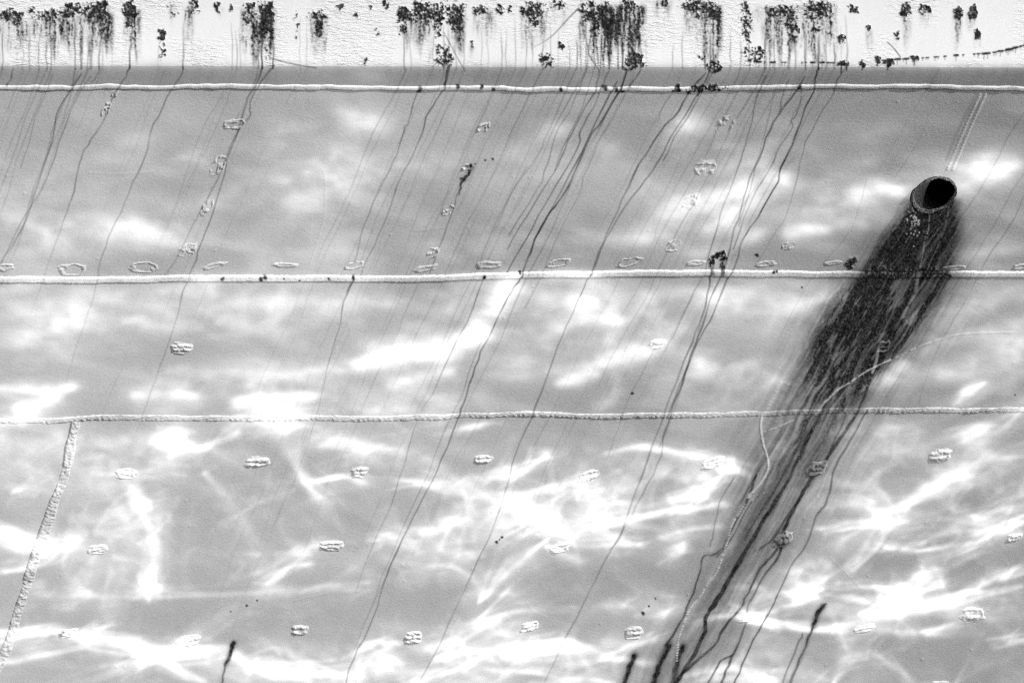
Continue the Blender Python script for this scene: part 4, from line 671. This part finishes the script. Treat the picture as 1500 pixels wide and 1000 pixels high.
PT = [(266, 510, 34, 18, 'blk'), (963, 503, 25, 16, 'blk'), (1294, 508, 20, 18, 'ring'), (184, 693, 36, 18, 'blk'), (378, 676, 44, 16, 'blk'), (526, 691, 27, 18, 'blk'), (708, 673, 30, 15, 'blk'), (862, 697, 34, 20, 'blk'), (1045, 678, 36, 19, 'blk'), (1196, 686, 31, 24, 'blk'), (1378, 667, 34, 22, 'blk'),
      (143, 804, 33, 17, 'blk'), (486, 799, 38, 17, 'blk'), (820, 802, 34, 18, 'blk'), (1148, 790, 29, 25, 'blk'), (1486, 787, 27, 15, 'blk'), (100, 927, 30, 14, 'blk'), (275, 938, 38, 18, 'blk'), (439, 922, 26, 17, 'blk'), (605, 933, 29, 20, 'blk'), (775, 918, 29, 16, 'blk'), (928, 926, 31, 22, 'blk'), (1092, 905, 20, 15, 'blk'), (1265, 920, 35, 13, 'blk'), (1426, 900, 38, 25, 'blk'), (1376, 1003, 30, 14, 'blk'),
      (5, 391, 30, 12, 'bar'), (106, 395, 42, 17, 'ring'), (210, 391, 40, 17, 'ring'), (314, 389, 38, 9, 'bar'), (418, 388, 40, 8, 'bar'), (519, 389, 28, 10, 'ring'), (623, 393, 38, 10, 'bar'), (716, 388, 40, 12, 'bar'), (818, 385, 37, 12, 'ring'), (922, 384, 38, 14, 'ring'), (1019, 385, 30, 8, 'bar'), (1122, 386, 34, 10, 'bar'), (1220, 385, 32, 7, 'bar'), (1397, 392, 36, 9, 'bar'), (1494, 391, 24, 9, 'bar'),
      (344, 182, 32, 15, 'ring'), (320, 242, 24, 32, 'rough'), (303, 304, 19, 27, 'rough'), (275, 366, 30, 22, 'rough'), (708, 187, 22, 18, 'rough'), (656, 308, 21, 17, 'rough'), (634, 370, 20, 18, 'rough'), (1063, 182, 30, 28, 'rough'), (1033, 246, 34, 25, 'rough'), (1012, 296, 27, 26, 'rough'), (986, 360, 23, 20, 'rough'), (1155, 360, 22, 12, 'rough'), (155, 160, 14, 24, 'rough'), (168, 138, 10, 12, 'rough'), (684, 246, 18, 14, 'rough')]
for i, a in enumerate(PT): patch(*a, 600 + i)
# (a row repeats just outside the frame on both sides)
for i, a in enumerate([(-60, 690, 34, 18, 'blk'), (-80, 805, 34, 18, 'blk'), (1560, 680, 34, 20, 'blk')]): patch(*a, 700 + i)

# ------------------------------------------------------------------ discharge pipe
def ell(k, n=72, jit=0.0):
    t = np.arange(n) / n * 2 * math.pi; c, s_ = math.cos(HT), math.sin(HT); r = 1 + jit * (vnoise(np.arange(n) / 3.0, np.zeros(n), 800) - .5)
    r = r * (1 + .35 * jit * (vnoise(np.arange(n) / 1.1, np.zeros(n), 801) - .5)); ex = HA * k * r * np.cos(t); ey = HB * k * r * np.sin(t); return HC[0] + ex * c + ey * s_, HC[1] - ex * s_ + ey * c
n = 72; u, v = ell(.99, n); X, Z = unproj(u, v); ring = np.stack([X, S(X, Z), Z], -1)
AX = .30 * VH + .080 * RT + .030 * UP
rows = [ring - AX * .03] + [ring + AX * t for t in np.linspace(.04, 1, 14)]
rows = [r + (np.array([0, 0, 1.]) * 0) for r in rows]
V = np.concatenate(rows); F = []
for i in range(len(rows) - 1):
    for j in range(n): F.append((i * n + j, i * n + (j + 1) % n, (i + 1) * n + (j + 1) % n, (i + 1) * n + j))
pipe = mesh_obj('discharge_pipe', V, F, M_PIPE, ship)
e = ring + AX * 1.0; e2 = e.mean(0) + (e - e.mean(0)) * .98; e3 = e2 + AX * 2
V = np.concatenate([e, e2, e3, e3.mean(0)[None]]); F = []
for i in range(2):
    for j in range(n): F.append((i * n + j, i * n + (j + 1) % n, (i + 1) * n + (j + 1) % n, (i + 1) * n + j))
F += [(2 * n + j, 2 * n + (j + 1) % n, 3 * n, 3 * n) for j in range(n)]
me_F = [f for f in F if len(set(f)) == 4]
bore = mesh_obj('bore', V, me_F, M_DARK, pipe)
mesh_obj('bore_end', np.concatenate([e3, (e3 * .5 + e3.mean(0) * .5)]), [(j, (j + 1) % n, n + (j + 1) % n, n + j) for j in range(n)], M_DARK, pipe)
cen = e3.mean(0); hf = e3 * .52 + cen * .48; mesh_obj('bore_plug', np.concatenate([hf, [cen]]), np.array([(j, (j + 1) % n, n) for j in range(n)]), M_DARK, pipe)
m = 9; VV = []
for k, a in enumerate(np.linspace(0, math.pi, m)):
    u, v = ell(1.015 + .06 * math.cos(a), n, .10); X, Z = unproj(u, v)
    VV.append(surf(X, Z, (math.sin(a) * (.003 + .014 * vnoise(np.arange(n) / 1.7, np.zeros(n) + k, 810)) - .001)))
mesh_obj('rim', np.concatenate(VV), [(i * n + j, i * n + (j + 1) % n, (i + 1) * n + (j + 1) % n, (i + 1) * n + j) for i in range(m - 1) for j in range(n)], M_RIM, pipe)

# ------------------------------------------------------------------ water
w = mesh_obj('water', [(-400, -400, WATER_Z), (400, -400, WATER_Z), (400, 400, WATER_Z), (-400, 400, WATER_Z)], [(0, 1, 2, 3)], M_WATER, None, False); w['kind'] = 'structure'

# ------------------------------------------------------------------ the sun's light bounced up by the ripples: a lamp at the water with the ripple pattern
tgt = np.array([1.3, float(S(1.3, -1.6)), -1.6]); f_ = tgt - LAMP; f_ /= np.linalg.norm(f_); r_ = np.cross(f_, [0, 0, 1.]); r_ /= np.linalg.norm(r_); u_ = np.cross(r_, f_)
HALF = .50; GW, GH = 1700, 900; VHF = HALF * GH / GW
gx = (np.arange(GW) + .5) / GW * 2 - 1; gy = (np.arange(GH) + .5) / GH * 2 - 1
st4 = 4; sx, sy = np.meshgrid(gx[::st4] * HALF, gy[::st4] * VHF)
d = f_ + sx[..., None] * r_ + sy[..., None] * u_
xh, zh = cast(LAMP, d); P = np.stack([xh, S(xh, zh), zh], -1); pu_, pv_ = proj(P)
def upn(a):
    yi = np.clip(np.arange(GH) / st4, 0, a.shape[0] - 1.001); xi = np.clip(np.arange(GW) / st4, 0, a.shape[1] - 1.001); iy = yi.astype(int)[:, None]; ix = xi.astype(int)[None]; fy = (yi - yi.astype(int))[:, None]; fx = (xi - xi.astype(int))[None]
    return (a[iy, ix] * (1 - fx) + a[iy, ix + 1] * fx) * (1 - fy) + (a[iy + 1, ix] * (1 - fx) + a[iy + 1, ix + 1] * fx) * fy
dist2 = ((P - LAMP) ** 2).sum(-1); nn = Nrm(xh, zh); inc = np.clip((-(P - LAMP) / np.sqrt(dist2)[..., None] * nn).sum(-1), .15, 1)
comp = upn(dist2 / 150.0 * .8 / inc)
PU = upn(pu_); PV = upn(pv_); edge = sm(CX0, CX0 + 70, PU) * sm(CX0 + CW, CX0 + CW - 70, PU) * sm(CY0 + CH, CY0 + CH - 50, PV)
mirror = lambda q, a, b: a + np.abs((q - a + (b - a)) % (2 * (b - a)) - (b - a))
G = sample(CAU, mirror(PU, CX0 + 60., CX0 + CW - 60.), mirror(PV, 60., CY0 + CH - 50.)) * comp * (PV > 60) + .12 * (PV <= 60)
img = bpy.data.images.new('ripple_pattern', GW, GH, float_buffer=True, alpha=False); img.colorspace_settings.name = 'Non-Color'
px4 = np.ones((GH, GW, 4), np.float32); px4[..., :3] = G[..., None]; img.pixels.foreach_set(px4.ravel()); img.update(); img.pack()
ld = bpy.data.lights.new('sunlight_off_water', 'SPOT'); ld.energy = LAMP_W; ld.spot_size = math.radians(90); ld.spot_blend = 0; ld.shadow_soft_size = 0.01; ld.use_nodes = True
lo = bpy.data.objects.new('sunlight_off_water', ld); SC.collection.objects.link(lo)
lo.matrix_world = Matrix.Translation(Vector(LAMP)) @ Matrix(((r_[0], u_[0], -f_[0]), (r_[1], u_[1], -f_[1]), (r_[2], u_[2], -f_[2]))).to_4x4()
t = ld.node_tree; em = t.nodes['Emission']; tc = t.nodes.new('ShaderNodeTexCoord'); sp = t.nodes.new('ShaderNodeSeparateXYZ'); t.links.new(tc.outputs['Normal'], sp.inputs[0])
def mth(op, a, b):
    x = t.nodes.new('ShaderNodeMath'); x.operation = op
    for i, q in enumerate((a, b)):
        if isinstance(q, (int, float)): x.inputs[i].default_value = q
        else: t.links.new(q, x.inputs[i])
    return x.outputs[0]
az = mth('ABSOLUTE', sp.outputs[2], 0); cu = mth('MULTIPLY_ADD', mth('DIVIDE', sp.outputs[0], az), .5 / HALF); cu.node.inputs[2].default_value = .5
cv_ = mth('MULTIPLY_ADD', mth('DIVIDE', sp.outputs[1], az), .5 / VHF); cv_.node.inputs[2].default_value = .5
cb = t.nodes.new('ShaderNodeCombineXYZ'); t.links.new(cu, cb.inputs[0]); t.links.new(cv_, cb.inputs[1])
ti = t.nodes.new('ShaderNodeTexImage'); ti.image = img; ti.extension = 'EXTEND'; ti.interpolation = 'Linear'; t.links.new(cb.outputs[0], ti.inputs[0]); t.links.new(ti.outputs[0], em.inputs['Color'])
